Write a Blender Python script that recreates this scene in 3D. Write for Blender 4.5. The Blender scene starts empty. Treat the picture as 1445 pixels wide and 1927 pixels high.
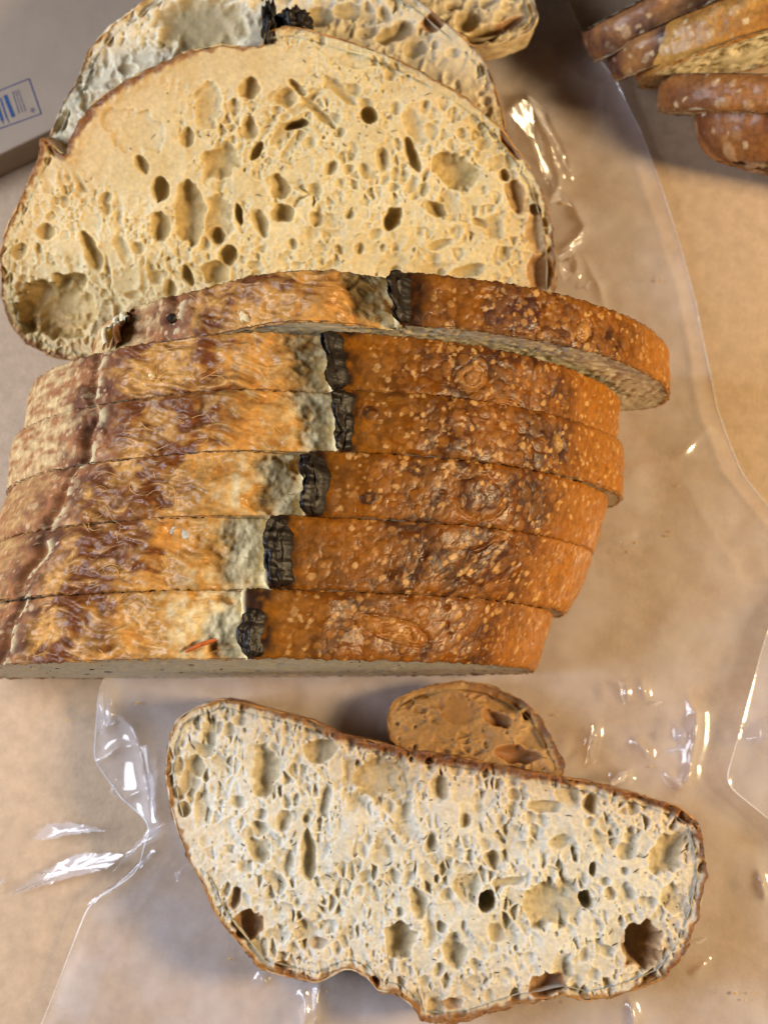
import bpy, math, random
import numpy as np
from mathutils import Vector

random.seed(7)
rng = np.random.default_rng(11)
S = bpy.context.scene
COL = S.collection

# ------------------------------------------------------------------ camera, light, exposure
CAM_H, TILT, TV = 0.38, math.radians(10.5), 0.404          # height, tilt from straight down, tan(half vertical fov)
cd = bpy.data.cameras.new('camera')
cam = bpy.data.objects.new('camera', cd); COL.objects.link(cam)
cam.location = (0, 0, CAM_H); cam.rotation_euler = (TILT, 0, 0)
cd.sensor_fit = 'VERTICAL'; cd.angle = 2*math.atan(TV); cd.clip_start = 0.01; cd.clip_end = 20
cd.dof.use_dof = True; cd.dof.focus_distance = 0.318; cd.dof.aperture_fstop = 9.0
S.camera = cam
W = bpy.data.worlds.new('World'); S.world = W; W.use_nodes = True
bg = W.node_tree.nodes['Background']
bg.inputs[0].default_value = (0.62, 0.66, 0.75, 1); bg.inputs[1].default_value = 0.02
S.view_settings.view_transform = 'Standard'; S.view_settings.look = 'None'
S.view_settings.exposure = 0.0; S.view_settings.gamma = 1.0


def area_light(name, loc, target, sx, sy, power, color):
    l = bpy.data.lights.new(name, 'AREA'); l.shape = 'RECTANGLE'; l.size = sx; l.size_y = sy
    l.energy = power; l.color = color
    o = bpy.data.objects.new(name, l); COL.objects.link(o); o.location = loc
    o.rotation_euler = (Vector(target)-Vector(loc)).to_track_quat('-Z', 'Y').to_euler()
    return o


area_light('window_light', (-0.50, 0.06, 0.36), (0.0, 0.0, 0.0), 0.30, 0.36, 5.3, (0.83, 0.88, 1.0))
area_light('warm_lamp', (0.57, 0.0, 0.40), (0.0, 0.08, 0.03), 0.13, 0.13, 6.6, (1.0, 0.73, 0.40))

# ------------------------------------------------------------------ helpers: pixels to rays, noise
ST, CT = math.sin(TILT), math.cos(TILT)
FW = np.array([0, ST, -CT]); UP = np.array([0, CT, ST]); RT = np.array([1.0, 0, 0])
CP = np.array([0, 0, CAM_H])


def ray(px, py):
    a = (np.asarray(px, float)-722.5)/963.5*TV; b = (963.5-np.asarray(py, float))/963.5*TV
    return FW + a[..., None]*RT + b[..., None]*UP


def at_z(px, py, z=0.0):
    d = ray(np.array(px), np.array(py)); t = (z-CAM_H)/d[..., 2]
    return CP + d*t[..., None]


def to_px(p):
    r = np.asarray(p)-CP; f = r@FW
    return 722.5+(r@RT)/f/TV*963.5, 963.5-(r@UP)/f/TV*963.5


_perm = rng.permutation(256); _perm = np.concatenate([_perm, _perm, _perm])
_g = rng.normal(size=(256, 3)); _g /= np.linalg.norm(_g, axis=1)[:, None]; _g = _g.astype(np.float32)


def perlin(x, y, z=0.0):
    x, y, z = np.broadcast_arrays(np.asarray(x, np.float32), np.asarray(y, np.float32), np.float32(z) if np.isscalar(z) else np.asarray(z, np.float32))
    xi = np.floor(x).astype(np.int32); yi = np.floor(y).astype(np.int32); zi = np.floor(z).astype(np.int32)
    xf, yf, zf = x-xi, y-yi, z-zi
    xi &= 255; yi &= 255; zi &= 255
    fu = lambda t: t*t*t*(t*(t*6-15)+10)
    u, v, w = fu(xf), fu(yf), fu(zf)
    out = 0
    for dz in (0, 1):
        wz = w if dz else 1-w
        for dy in (0, 1):
            wy = v if dy else 1-v
            for dx in (0, 1):
                wx = u if dx else 1-u
                g = _g[_perm[_perm[_perm[xi+dx]+yi+dy]+zi+dz]]
                out = out + wx*wy*wz*(g[..., 0]*(xf-dx)+g[..., 1]*(yf-dy)+g[..., 2]*(zf-dz))
    return out*1.5


def fbm(x, y, z=0.0, o=4, gain=0.5):
    s, a = 0, 1.0
    for i in range(o):
        s = s + a*perlin(x*2**i+i*17.3, y*2**i+i*9.1, z*2**i+i*3.7 if not np.isscalar(z) else z+i*3.7); a *= gain
    return s


def worley(x, y, seed):
    """distance to nearest point, gap to the second nearest, random value of the cell"""
    x = np.asarray(x, np.float32); y = np.asarray(y, np.float32)
    xi = np.floor(x).astype(np.int32); yi = np.floor(y).astype(np.int32)
    f1 = np.full(x.shape, 9.0, np.float32); f2 = f1.copy(); idv = np.zeros(x.shape, np.float32)
    for dy in (-1, 0, 1):
        for dx in (-1, 0, 1):
            cx, cy = xi+dx, yi+dy
            h = _perm[_perm[_perm[cx & 255]+(cy & 255)]+(int(seed*13) & 255)]
            px = cx+0.5+0.46*_g[h, 0]*1.4; py = cy+0.5+0.46*_g[h, 1]*1.4
            d = np.hypot(x-px, y-py); m = d < f1
            f2 = np.where(m, f1, np.minimum(f2, d)); idv = np.where(m, (h*37 % 256)/255.0, idv); f1 = np.where(m, d, f1)
    return f1, f2-f1, idv


def ridged(x, y, z=0.0, o=3):
    s, a = 0, 1.0
    for i in range(o):
        s = s + a*(1-np.abs(perlin(x*2**i+i*7.7, y*2**i+i*5.1, z+i*2.3))*2.2); a *= 0.5
    return s/1.75


def sstep(a, b, x):
    t = np.clip((x-a)/(b-a), 0, 1); return t*t*(3-2*t)


def mixc(a, b, t):
    return np.asarray(a)*(1-t[..., None]) + np.asarray(b)*t[..., None]


# ------------------------------------------------------------------ helpers: objects
def thing(name, label, cat, loc=(0, 0, 0), group=None):
    o = bpy.data.objects.new(name, None); COL.objects.link(o); o.location = loc
    o.empty_display_size = 0.01
    o['label'] = label; o['category'] = cat
    if group: o['group'] = group
    return o


def add_mesh(name, verts, faces, mat, parent=None, col=None, extra=None, smooth=True):
    """verts (n,3) in world space; faces (m,4) or list"""
    verts = np.asarray(verts, np.float64)
    if parent is not None: verts = verts-np.array(parent.location)
    me = bpy.data.meshes.new(name)
    if isinstance(faces, np.ndarray):
        n, k = faces.shape
        me.vertices.add(len(verts)); me.vertices.foreach_set('co', verts.astype(np.float32).ravel())
        me.loops.add(n*k); me.loops.foreach_set('vertex_index', faces.astype(np.int32).ravel())
        me.polygons.add(n); me.polygons.foreach_set('loop_start', np.arange(0, n*k, k, dtype=np.int32))
        me.update(calc_edges=True)
    else:
        me.from_pydata([tuple(v) for v in verts], [], faces); me.update()
    if smooth: me.polygons.foreach_set('use_smooth', np.ones(len(me.polygons), bool))
    if col is not None:
        a = me.attributes.new('col', 'FLOAT_COLOR', 'POINT')
        c = np.ones((len(verts), 4), np.float32); c[:, :3] = np.clip(col, 0, 1); a.data.foreach_set('color', c.ravel())
    for k_, v_ in (extra or {}).items():
        a = me.attributes.new(k_, 'FLOAT', 'POINT'); a.data.foreach_set('value', np.asarray(v_, np.float32).ravel())
    me.materials.append(mat)
    o = bpy.data.objects.new(name, me); COL.objects.link(o)
    if parent is not None: o.parent = parent
    return o


def grid_faces(nr, nc, wrap=False):
    i = np.arange(nr-1)[:, None]; j = np.arange(nc if wrap else nc-1)[None, :]
    a = i*nc+j; b = i*nc+(j+1) % nc; c = (i+1)*nc+(j+1) % nc; d = (i+1)*nc+j
    return np.stack([a, b, c, d], -1).reshape(-1, 4)


# ------------------------------------------------------------------ materials
def new_mat(name):
    m = bpy.data.materials.new(name); m.use_nodes = True
    nt = m.node_tree; b = nt.nodes['Principled BSDF']
    return m, nt, b


def node(nt, t, **kw):
    n = nt.nodes.new(t)
    for k, v in kw.items(): setattr(n, k, v)
    return n


def noise_node(nt, scale, detail=4, rough=0.55):
    tc = node(nt, 'ShaderNodeTexCoord'); n = node(nt, 'ShaderNodeTexNoise')
    n.inputs['Scale'].default_value = scale; n.inputs['Detail'].default_value = detail; n.inputs['Roughness'].default_value = rough
    nt.links.new(tc.outputs['Object'], n.inputs['Vector']); return n


def bump_from(nt, b, src, strength, dist):
    bp = node(nt, 'ShaderNodeBump'); bp.inputs['Strength'].default_value = strength; bp.inputs['Distance'].default_value = dist
    nt.links.new(src, bp.inputs['Height']); nt.links.new(bp.outputs[0], b.inputs['Normal']); return bp


def col_attr_times_noise(nt, b, scale, lo, hi):
    at = node(nt, 'ShaderNodeAttribute', attribute_name='col')
    n = noise_node(nt, scale, 5)
    mr = node(nt, 'ShaderNodeMapRange'); mr.inputs[1].default_value = 0.3; mr.inputs[2].default_value = 0.7
    mr.inputs[3].default_value = lo; mr.inputs[4].default_value = hi
    nt.links.new(n.outputs[0], mr.inputs[0])
    mx = node(nt, 'ShaderNodeMix', data_type='RGBA', blend_type='MULTIPLY'); mx.inputs[0].default_value = 1
    nt.links.new(at.outputs['Color'], mx.inputs[6]); nt.links.new(mr.outputs[0], mx.inputs[7])
    nt.links.new(mx.outputs[2], b.inputs['Base Color'])
    return n


def crumb_material():
    m, nt, b = new_mat('bread_crumb')
    n = col_attr_times_noise(nt, b, 900, 0.86, 1.10)
    b.inputs['Roughness'].default_value = 0.55; b.inputs['Specular IOR Level'].default_value = 0.35
    b.inputs['Subsurface Weight'].default_value = 0.85
    b.inputs['Subsurface Radius'].default_value = (1.0, 0.74, 0.44); b.inputs["Subsurface Scale"].default_value = 0.0022
    n2 = noise_node(nt, 2600, 3); bump_from(nt, b, n2.outputs[0], 0.30, 0.0002)
    return m


def crust_material():
    m, nt, b = new_mat('bread_crust')
    col_attr_times_noise(nt, b, 700, 0.72, 1.25)
    g = node(nt, 'ShaderNodeAttribute', attribute_name='rough'); nt.links.new(g.outputs['Fac'], b.inputs['Roughness'])
    b.inputs['Specular IOR Level'].default_value = 0.20
    g2 = node(nt, 'ShaderNodeAttribute', attribute_name='coat'); nt.links.new(g2.outputs['Fac'], b.inputs['Coat Weight'])
    b.inputs['Coat Roughness'].default_value = 0.20
    n2 = noise_node(nt, 1500, 4); bump_from(nt, b, n2.outputs[0], 0.5, 0.00025)
    return m


def plain(name, color, rough=0.5, scale=800, lo=0.7, hi=1.3, spec=0.4, bump=0.0, bscale=900):
    m, nt, b = new_mat(name)
    n = noise_node(nt, scale); mr = node(nt, 'ShaderNodeMapRange')
    mr.inputs[1].default_value = .3; mr.inputs[2].default_value = .7; mr.inputs[3].default_value = lo; mr.inputs[4].default_value = hi
    nt.links.new(n.outputs[0], mr.inputs[0])
    mx = node(nt, 'ShaderNodeMix', data_type='RGBA', blend_type='MULTIPLY'); mx.inputs[0].default_value = 1
    mx.inputs[6].default_value = (*color, 1); nt.links.new(mr.outputs[0], mx.inputs[7]); nt.links.new(mx.outputs[2], b.inputs['Base Color'])
    b.inputs['Roughness'].default_value = rough; b.inputs['Specular IOR Level'].default_value = spec
    if bump:
        n2 = noise_node(nt, bscale); bump_from(nt, b, n2.outputs[0], bump, 0.0003)
    return m


def film_material():
    m, nt, b = new_mat('clear_plastic_film')
    nt.nodes.remove(b); out = nt.nodes['Material Output']
    tr = node(nt, 'ShaderNodeBsdfTransparent'); tr.inputs[0].default_value = (0.97, 0.97, 0.98, 1)
    gl = node(nt, 'ShaderNodeBsdfGlossy'); gl.inputs['Roughness'].default_value = 0.13
    df = node(nt, 'ShaderNodeBsdfDiffuse'); df.inputs[0].default_value = (0.78, 0.76, 0.82, 1)  # lavender diffuse haze paints in the film's cool sheen and milky reflections
    ge = node(nt, 'ShaderNodeNewGeometry'); dt = node(nt, 'ShaderNodeVectorMath', operation='DOT_PRODUCT')
    nt.links.new(ge.outputs['Normal'], dt.inputs[0]); nt.links.new(ge.outputs['Incoming'], dt.inputs[1])
    ab = node(nt, 'ShaderNodeMath', operation='ABSOLUTE'); nt.links.new(dt.outputs['Value'], ab.inputs[0])
    om = node(nt, 'ShaderNodeMath', operation='SUBTRACT'); om.inputs[0].default_value = 1.0; nt.links.new(ab.outputs[0], om.inputs[1])
    pw = node(nt, 'ShaderNodeMath', operation='POWER'); pw.inputs[1].default_value = 5.0; nt.links.new(om.outputs[0], pw.inputs[0])
    k = node(nt, 'ShaderNodeMath', operation='MULTIPLY_ADD'); k.inputs[1].default_value = 0.70; k.inputs[2].default_value = 0.065; nt.links.new(pw.outputs[0], k.inputs[0])
    n = noise_node(nt, 45, 3)
    mr = node(nt, 'ShaderNodeMapRange'); mr.inputs[1].default_value = .35; mr.inputs[2].default_value = .7; mr.inputs[3].default_value = .14; mr.inputs[4].default_value = .42
    nt.links.new(n.outputs[0], mr.inputs[0])
    m1 = node(nt, 'ShaderNodeMixShader'); nt.links.new(mr.outputs[0], m1.inputs[0]); nt.links.new(tr.outputs[0], m1.inputs[1]); nt.links.new(df.outputs[0], m1.inputs[2])
    m2 = node(nt, 'ShaderNodeMixShader'); nt.links.new(k.outputs[0], m2.inputs[0]); nt.links.new(m1.outputs[0], m2.inputs[1]); nt.links.new(gl.outputs[0], m2.inputs[2])
    nt.links.new(m2.outputs[0], out.inputs[0])
    return m


HEM = plain('film_edge', (0.78, 0.80, 0.86), 0.25, 200, 0.9, 1.1, 0.6)
CRUMB, CRUST, FILM = crumb_material(), crust_material(), film_material()
CHAR = plain('charred_crust', (0.0075, 0.0050, 0.0042), 0.46, 500, 0.4, 2.6, 0.34, 0.35, 1800)
HERB = plain('dried_herb', (0.035, 0.028, 0.014), 0.6)
FIBRE = plain('crust_fibre', (0.62, 0.36, 0.12), 0.4)
SHRED = plain('orange_shred', (0.50, 0.12, 0.02), 0.45)
PAPER = plain('kraft_paper', (0.47, 0.345, 0.235), 0.60, 300, 0.90, 1.10, 0.25, 0.5, 800)
BOXM = plain('box_card', (0.34, 0.265, 0.20), 0.7, 120, 0.95, 1.05, 0.2, 0.2, 900)
INK = plain('blue_ink', (0.035, 0.05, 0.16), 0.6, 900, 0.6, 1.5, 0.2)
INKL = plain('light_blue_ink', (0.03, 0.075, 0.20), 0.6, 900, 0.7, 1.4, 0.2)

# ------------------------------------------------------------------ helper: 2-D outline to filled grid
def resample(poly, step, closed=True):
    p = np.asarray(poly, float)
    q = np.vstack([p, p[:1]]) if closed else p
    d = np.r_[0, np.cumsum(np.linalg.norm(np.diff(q, axis=0), axis=1))]
    n = max(8, int(round(d[-1]/step))); s = np.linspace(0, d[-1], n, endpoint=not closed)
    return np.stack([np.interp(s, d, q[:, k]) for k in range(q.shape[1])], 1), s, d[-1]


def smooth_closed(p, it=2):
    for _ in range(it): p = 0.5*p+0.25*(np.roll(p, 1, 0)+np.roll(p, -1, 0))
    return p


def sdf_grid(poly, x, y):
    """signed distance (inside negative) and nearest outline parameter (0..1) on grid"""
    X, Y = np.meshgrid(x, y); P = np.stack([X.ravel(), Y.ravel()], 1)
    a = poly; b = np.roll(poly, -1, 0); ab = b-a; L = (ab**2).sum(1)+1e-18
    D = np.empty(len(P)); K = np.empty(len(P)); ins = np.zeros(len(P), bool)
    for c0 in range(0, len(P), 4000):
        p = P[c0:c0+4000][:, None, :]
        t = np.clip(((p-a)*ab).sum(2)/L, 0, 1); q = a+ab*t[..., None]; d2 = ((p-q)**2).sum(2)
        k = d2.argmin(1); D[c0:c0+4000] = np.sqrt(d2[np.arange(len(k)), k]); K[c0:c0+4000] = k
        yy = p[..., 1]; cr = ((a[:, 1] > yy) != (b[:, 1] > yy)) & (p[..., 0] < (b[:, 0]-a[:, 0])*(yy-a[:, 1])/(b[:, 1]-a[:, 1]+1e-18)+a[:, 0])
        ins[c0:c0+4000] = cr.sum(1) % 2 == 1
    return np.where(ins, -D, D).reshape(X.shape), (K/len(poly)).reshape(X.shape)


def bilin(gx, gy, F, X, Y):
    fx = np.clip((X-gx[0])/(gx[1]-gx[0]), 0, len(gx)-1.001); fy = np.clip((Y-gy[0])/(gy[1]-gy[0]), 0, len(gy)-1.001)
    i = fx.astype(int); j = fy.astype(int); a = fx-i; b = fy-j
    return F[j, i]*(1-a)*(1-b)+F[j, i+1]*a*(1-b)+F[j+1, i]*(1-a)*b+F[j+1, i+1]*a*b


def seg_dist(X, Y, a, b):
    ab = b-a; L = ab@ab+1e-12
    t = np.clip(((X-a[0])*ab[0]+(Y-a[1])*ab[1])/L, 0, 1)
    return np.hypot(X-a[0]-t*ab[0], Y-a[1]-t*ab[1]), t


class Filled:
    """regular grid clipped to an outline, border vertices snapped on to it"""
    def __init__(self, poly, step, rag=0.0, seed=0.0, coarse=0.001):
        lo, hi = poly.min(0)-0.004, poly.max(0)+0.004
        gx = np.arange(lo[0], hi[0]+coarse, coarse); gy = np.arange(lo[1], hi[1]+coarse, coarse)
        pc, _, _ = resample(poly, 0.0012)
        F, K = sdf_grid(pc, gx, gy)
        x = np.arange(lo[0], hi[0], step); y = np.arange(lo[1], hi[1], step)
        X, Y = np.meshgrid(x, y)
        D = bilin(gx, gy, F, X, Y)
        ki = np.clip(np.round((X-gx[0])/coarse).astype(int), 0, len(gx)-1); kj = np.clip(np.round((Y-gy[0])/coarse).astype(int), 0, len(gy)-1)
        self.K = K[kj, ki]
        if rag: D = D + rag*fbm(X/0.004, Y/0.004, seed, 4)
        gy_, gx_ = np.gradient(D, step); g = np.sqrt(gx_**2+gy_**2)+1e-6
        out = D > 0
        X2 = np.where(out, X-D*gx_/g**2, X); Y2 = np.where(out, Y-D*gy_/g**2, Y)
        keepv = D < step*0.98
        q = keepv[:-1, :-1] & keepv[:-1, 1:] & keepv[1:, 1:] & keepv[1:, :-1]
        inn = (D[:-1, :-1] < 0) | (D[:-1, 1:] < 0) | (D[1:, 1:] < 0) | (D[1:, :-1] < 0)
        q &= inn
        nc = X.shape[1]; jj, ii = np.nonzero(q); a = jj*nc+ii
        faces = np.stack([a, a+1, a+nc+1, a+nc], 1)
        used = np.unique(faces); mp = np.full(X.size, -1); mp[used] = np.arange(len(used))
        self.faces = mp[faces]; self.used = used
        self.X, self.Y, self.D, self.X2, self.Y2, self.x, self.y, self.step = X, Y, D, X2, Y2, x, y, step

    def take(self, A): return A.ravel()[self.used]


def inset(p, d):
    t = np.roll(p, -1, 0)-np.roll(p, 1, 0); t /= np.linalg.norm(t, axis=1)[:, None]+1e-12
    n = smooth_closed(np.stack([t[:, 1], -t[:, 0]], 1), 4)
    area = np.sum(p[:, 0]*np.roll(p[:, 1], -1)-np.roll(p[:, 0], -1)*p[:, 1])
    return p-n*d*(1 if area > 0 else -1)


def carve(H, tagmap, X, Y, x0, y0, step, holes, warp):
    """lower height map H by ellipsoid cavities (cx, cy, rx, ry, ang, depth, tag)"""
    wx, wy = warp
    nr, nc = H.shape
    for (cx, cy, rx, ry, an, dp, tg) in holes:
        R = max(rx, ry)*1.45+0.0004
        i0 = max(0, int((cx-R-x0)/step)); i1 = min(nc, int((cx+R-x0)/step)+2); j0 = max(0, int((cy-R-y0)/step)); j1 = min(nr, int((cy+R-y0)/step)+2)
        if i1 <= i0 or j1 <= j0: continue
        sl = (slice(j0, j1), slice(i0, i1))
        am = min(rx, ry)
        dx = X[sl]+wx[sl]*am-cx; dy = Y[sl]+wy[sl]*am-cy
        c, s = math.cos(an), math.sin(an)
        q = ((dx*c+dy*s)/rx)**2+((-dx*s+dy*c)/ry)**2
        d = np.where(q < 1, -dp*np.sqrt(np.clip(1-q**1.15, 0, 1))**0.9, 0)
        rim = np.exp(-((np.sqrt(q)-1.08)/0.12)**2)*min(0.00012, dp*0.08)       # thin proud lip round the cell
        h = H[sl]; lower = d < h-0.00002
        H[sl] = np.where(lower, d, h+np.where(q >= 1, rim*0.8, 0))
        if tg: tagmap[sl] = np.maximum(tagmap[sl], np.where(q < 1.12, tg, 0))


def tubes(name, paths, radii, mat, parent, sides=4):
    V, Fc = [], []
    for P, r in zip(paths, radii):
        P = np.asarray(P); n = len(P); base = len(V)
        T = np.gradient(P, axis=0); T /= np.linalg.norm(T, axis=1)[:, None]+1e-12
        ref = np.array([0.3, 0.2, 0.93]); A = np.cross(T, ref); A /= np.linalg.norm(A, axis=1)[:, None]+1e-12; B = np.cross(T, A)
        rr = np.broadcast_to(np.asarray(r, float), (n,))
        for i in range(n):
            for k in range(sides):
                th = 2*math.pi*k/sides; V.append(P[i]+rr[i]*(A[i]*math.cos(th)+B[i]*math.sin(th)))
        for i in range(n-1):
            for k in range(sides):
                a = base+i*sides+k; b = base+i*sides+(k+1) % sides; Fc.append((a, b, b+sides, a+sides))
    o = add_mesh(name, np.array(V), np.array(Fc), mat, parent)
    o['kind'] = 'stuff'
    return o


class Frame:
    def __init__(self, O, U, V):
        self.O = np.asarray(O, float); self.U = np.asarray(U, float)/np.linalg.norm(U)
        V = np.asarray(V, float); V = V-self.U*(V@self.U); self.V = V/np.linalg.norm(V); self.N = np.cross(self.U, self.V); self.skew = 0.0; self.su = 0.0

    def w(self, u, v, n=0.0):
        u, v, n = np.broadcast_arrays(np.asarray(u, float), np.asarray(v, float), np.asarray(n, float))
        u = u-self.skew*n*sstep(0.006, 0.045, np.abs(u-self.su))
        return self.O+u[..., None]*self.U+v[..., None]*self.V+n[..., None]*self.N

    def from_px(self, px, py):
        d = ray(np.asarray(px, float), np.asarray(py, float)); t = ((self.O-CP)@self.N)/(d@self.N)
        p = CP+d*t[..., None]-self.O
        return np.stack([p@self.U, p@self.V], -1)


# crumb colours (albedo)
CREAM = np.array((0.62, 0.53, 0.35)); PALE = np.array((0.66, 0.59, 0.43)); GOLD = np.array((0.56, 0.33, 0.11)); BROWN = np.array((0.20, 0.075, 0.022)); DARK = np.array((0.07, 0.028, 0.014))


def crumb_part(fr, poly, T, parent, step, holes, n_mid, n_small, seed, bake, bakew, base=CREAM, orient=None, rag=0.0006, flecks=60, relief=1.0, cell=1.0, ridges=(), smooth_at=(), tanw=0.0032, pale=None, oflat=True, name='crumb'):
    """cut face with open cells, plus a plain back and side so that it is a closed body"""
    G = Filled(poly, step, rag, seed)
    r = np.random.default_rng(int(seed*100)+5)
    X, Y = G.X, G.Y
    wx = fbm(X/0.0042, Y/0.0042, seed+1, 3, 0.42)*0.34; wy = fbm(X/0.0042, Y/0.0042, seed+5, 3, 0.42)*0.34
    H = fbm(X/0.012, Y/0.012, seed+2, 3)*0.0006*relief
    tg = np.zeros_like(H)
    lo, hi = poly.min(0), poly.max(0)
    hs = list(holes)
    dens = fbm(X/0.014, Y/0.014, seed+11, 2)
    for (cx, cy, rx, ry) in smooth_at:                     # tight, almost closed crumb
        q = fr.from_px([cx, cx+rx, cx], [cy, cy, cy-ry]); dens = dens-1.5*np.exp(-(((X-q[0, 0])/(q[1, 0]-q[0, 0]))**2+((Y-q[0, 1])/(q[2, 1]-q[0, 1]))**2)**2)
    for (pts, hh, ww) in ridges:                           # stretched gluten walls of the rolled dough
        q = fr.from_px([p[0] for p in pts], [p[1] for p in pts]); q, _, _ = resample(q, 0.002, False); best = np.full(X.shape, 9.0)
        for i in range(len(q)-1):
            d, _ = seg_dist(X, Y, q[i], q[i+1]); best = np.minimum(best, d)
        best = np.abs(best+0.0006*fbm(X/0.004, Y/0.004, seed+13, 2)); H += hh*np.exp(-best/ww)*(0.8+0.6*perlin(X/0.006, Y/0.006, seed+14))

    def rnd(n, r0, r1, dep):
        k = 0; tries = 0
        while k < n and tries < n*8:
            tries += 1
            cx, cy = r.uniform(lo[0], hi[0]), r.uniform(lo[1], hi[1])
            i = int((cx-G.x[0])/step); j = int((cy-G.y[0])/step)
            if not (0 <= i < X.shape[1] and 0 <= j < X.shape[0]) or G.D[j, i] > -0.0015: continue
            if r.random() > 0.5+1.1*dens[j, i]: continue
            R = (r0*(r1/r0)**(r.random()**1.9))*cell; el = r.uniform(0.5, 0.95)
            an = orient(cx, cy)+r.normal()*0.45 if orient else r.uniform(0, math.pi)
            hs.append((cx, cy, R, R*el, an, R*el*r.uniform(*dep), 0)); k += 1
    rnd(int(n_mid*1.3), 0.0012, 0.0046, (0.16, 0.38))
    rnd(n_small, 0.00032, 0.0010, (1.0, 2.0))
    rnd(n_mid, 0.0007, 0.0026, (0.7, 1.4))
    ca, sa = (np.cos(orient(X, Y)), np.sin(orient(X, Y))) if orient else (1.0, 0.0)
    dm = np.clip(0.75+0.9*dens, 0, 1)
    for (cs, dmx, wall, el, sd, ga, gb) in ((0.0058*cell, 0.0030, 0.60, 0.60, 3, 2.0, -0.85), (0.0023*cell, 0.0020, 0.50, 0.66, 7, 1.8, -0.50), (0.0010*cell, 0.0009, 0.55, 0.80, 9, 1.2, 0.0)):
        qx = X+wx*cs*0.35; qy = Y+wy*cs*0.35
        if orient is None: qa, qb = qx, qy
        elif not oflat and cs < 0.004*cell: qa, qb = qx*0.92+qy*0.2, qy*0.85-qx*0.15
        elif oflat: qa, qb = (qx*ca+qy*sa)*el, (-qx*sa+qy*ca)
        else:                                              # rolled dough: pockets follow the coil
            rr_ = np.hypot(qx+0.021, qy-0.047); qa, qb = np.arctan2(qy-0.047, qx+0.021)*np.maximum(rr_, 0.012)**0.75*0.03**0.25*(0.3*el+0.62), rr_+0.0015*np.arctan2(qy-0.047, qx+0.021)
        _, gap, idv = worley(qa/cs, qb/cs, sd+seed)
        t = np.clip(gap/wall, 0, 1); t = (t*(2-t))**0.8
        H = np.minimum(H, H*0.5 - dmx*relief*np.clip(idv*ga+gb, 0, 1.1)*dm*t)
    hs.sort(key=lambda h: h[5]/math.sqrt(h[2]*h[3]))
    carve(H, tg, X, Y, G.x[0], G.y[0], step, hs, (wx, wy))
    soft = sstep(-0.0008, -0.0001, H-0.0006*relief)*0.75+0.25
    H += (fbm(X/0.0013, Y/0.0013, seed+3, 3)*0.00008 + np.clip(perlin(X/0.0006, Y/0.0006, seed+8), 0, 1)*0.00009)*relief*soft
    kk = np.linspace(0, 1, len(bake), endpoint=False); bk = np.interp(G.K, kk, bake, period=1); bw = np.interp(G.K, kk, bakew, period=1)
    edge = sstep(-0.0015, 0.0, G.D); H = H*(1-0.8*edge)-0.0003*edge
    H += sstep(0.6, 0.95, bk)*sstep(-2.2, -0.4, G.D/bw)*(0.0007+0.0009*fbm(X/0.003, Y/0.003, seed+15, 3))
    H = np.maximum(H, -T*0.93)
    # colour: crumb pigment varies, browner towards the baked crust
    col = mixc(base, PALE if pale is None else pale, np.clip(0.5+0.7*fbm(X/0.02, Y/0.02, seed+6, 2), 0, 1))
    col = col*(1+0.10*fbm(X/0.003, Y/0.003, seed+7, 3))[..., None]
    dd = -G.D + fbm(X/0.003, Y/0.003, seed+9, 3)*0.0007
    tan = np.clip(np.exp(-np.clip(dd, 0, 1)/(tanw+1.6*bw))*bk*0.85, 0, 1)
    col = mixc(col, GOLD, tan*0.8)
    cr = (1-sstep(bw*0.5, bw*1.2, dd))*sstep(0.15, 0.5, bk)
    crc = mixc(GOLD*0.8, BROWN, np.clip(bk+0.3*fbm(X/0.005, Y/0.005, seed+12, 2), 0, 1))
    col = col*(1-cr[..., None])+crc*cr[..., None]
    skin_shade = sstep(-0.0006, -0.0030, H)                      # darker, yellower with depth: gelatinised walls plus shade painted into the cells
    col = col*mixc(np.ones(3), np.array((0.76, 0.67, 0.50)), skin_shade)
    col = mixc(col, np.array((0.30, 0.13, 0.045)), tg*0.85)
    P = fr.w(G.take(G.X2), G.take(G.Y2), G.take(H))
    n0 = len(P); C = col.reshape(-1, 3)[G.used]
    # back and side
    rim, _, _ = resample(smooth_closed(poly, 1), 0.002); rim = inset(rim, 0.0026)
    Bk = Filled(inset(resample(poly, 0.001)[0], 0.0008), 0.0022, 0, 0)
    Pb = fr.w(Bk.take(Bk.X2), Bk.take(Bk.Y2), -T)
    R0 = fr.w(rim[:, 0], rim[:, 1], -0.0004); R1 = fr.w(rim[:, 0], rim[:, 1], -T); nr = len(rim)
    F2 = Bk.faces[:, ::-1]+n0
    F3 = grid_faces(2, nr, True)+n0+len(Pb)
    V = np.vstack([P, Pb, R0, R1]); F = np.vstack([G.faces, F2, F3])
    Cc = np.vstack([C, np.tile(base, (len(Pb)+2*nr, 1))])
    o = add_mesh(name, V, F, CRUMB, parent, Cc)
    # dried herb flecks lying in the crumb
    if flecks:
        paths, rad = [], []
        while len(paths) < flecks:
            cx, cy = r.uniform(lo[0], hi[0]), r.uniform(lo[1], hi[1]); i = int((cx-G.x[0])/step); j = int((cy-G.y[0])/step)
            if not (1 <= i < X.shape[1]-1 and 1 <= j < X.shape[0]-1) or G.D[j, i] > -0.003: continue
            if H[j, i] < -0.003: continue
            L = r.uniform(0.0002, 0.0005) if r.random() < .7 else r.uniform(0.0006, 0.0013); a = r.uniform(0, 6.3)
            h = max(H[j, i], -0.003)+0.00012
            t = np.linspace(-1, 1, 4); bend = r.uniform(-.3, .3)*L
            paths.append(fr.w(cx+t*L*math.cos(a)-bend*t*t*math.sin(a), cy+t*L*math.sin(a)+bend*t*t*math.cos(a), h+0*t))
            w = r.uniform(0.00008, 0.00018); rad.append(np.array([0.4, 1, .9, .3])*w)
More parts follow.
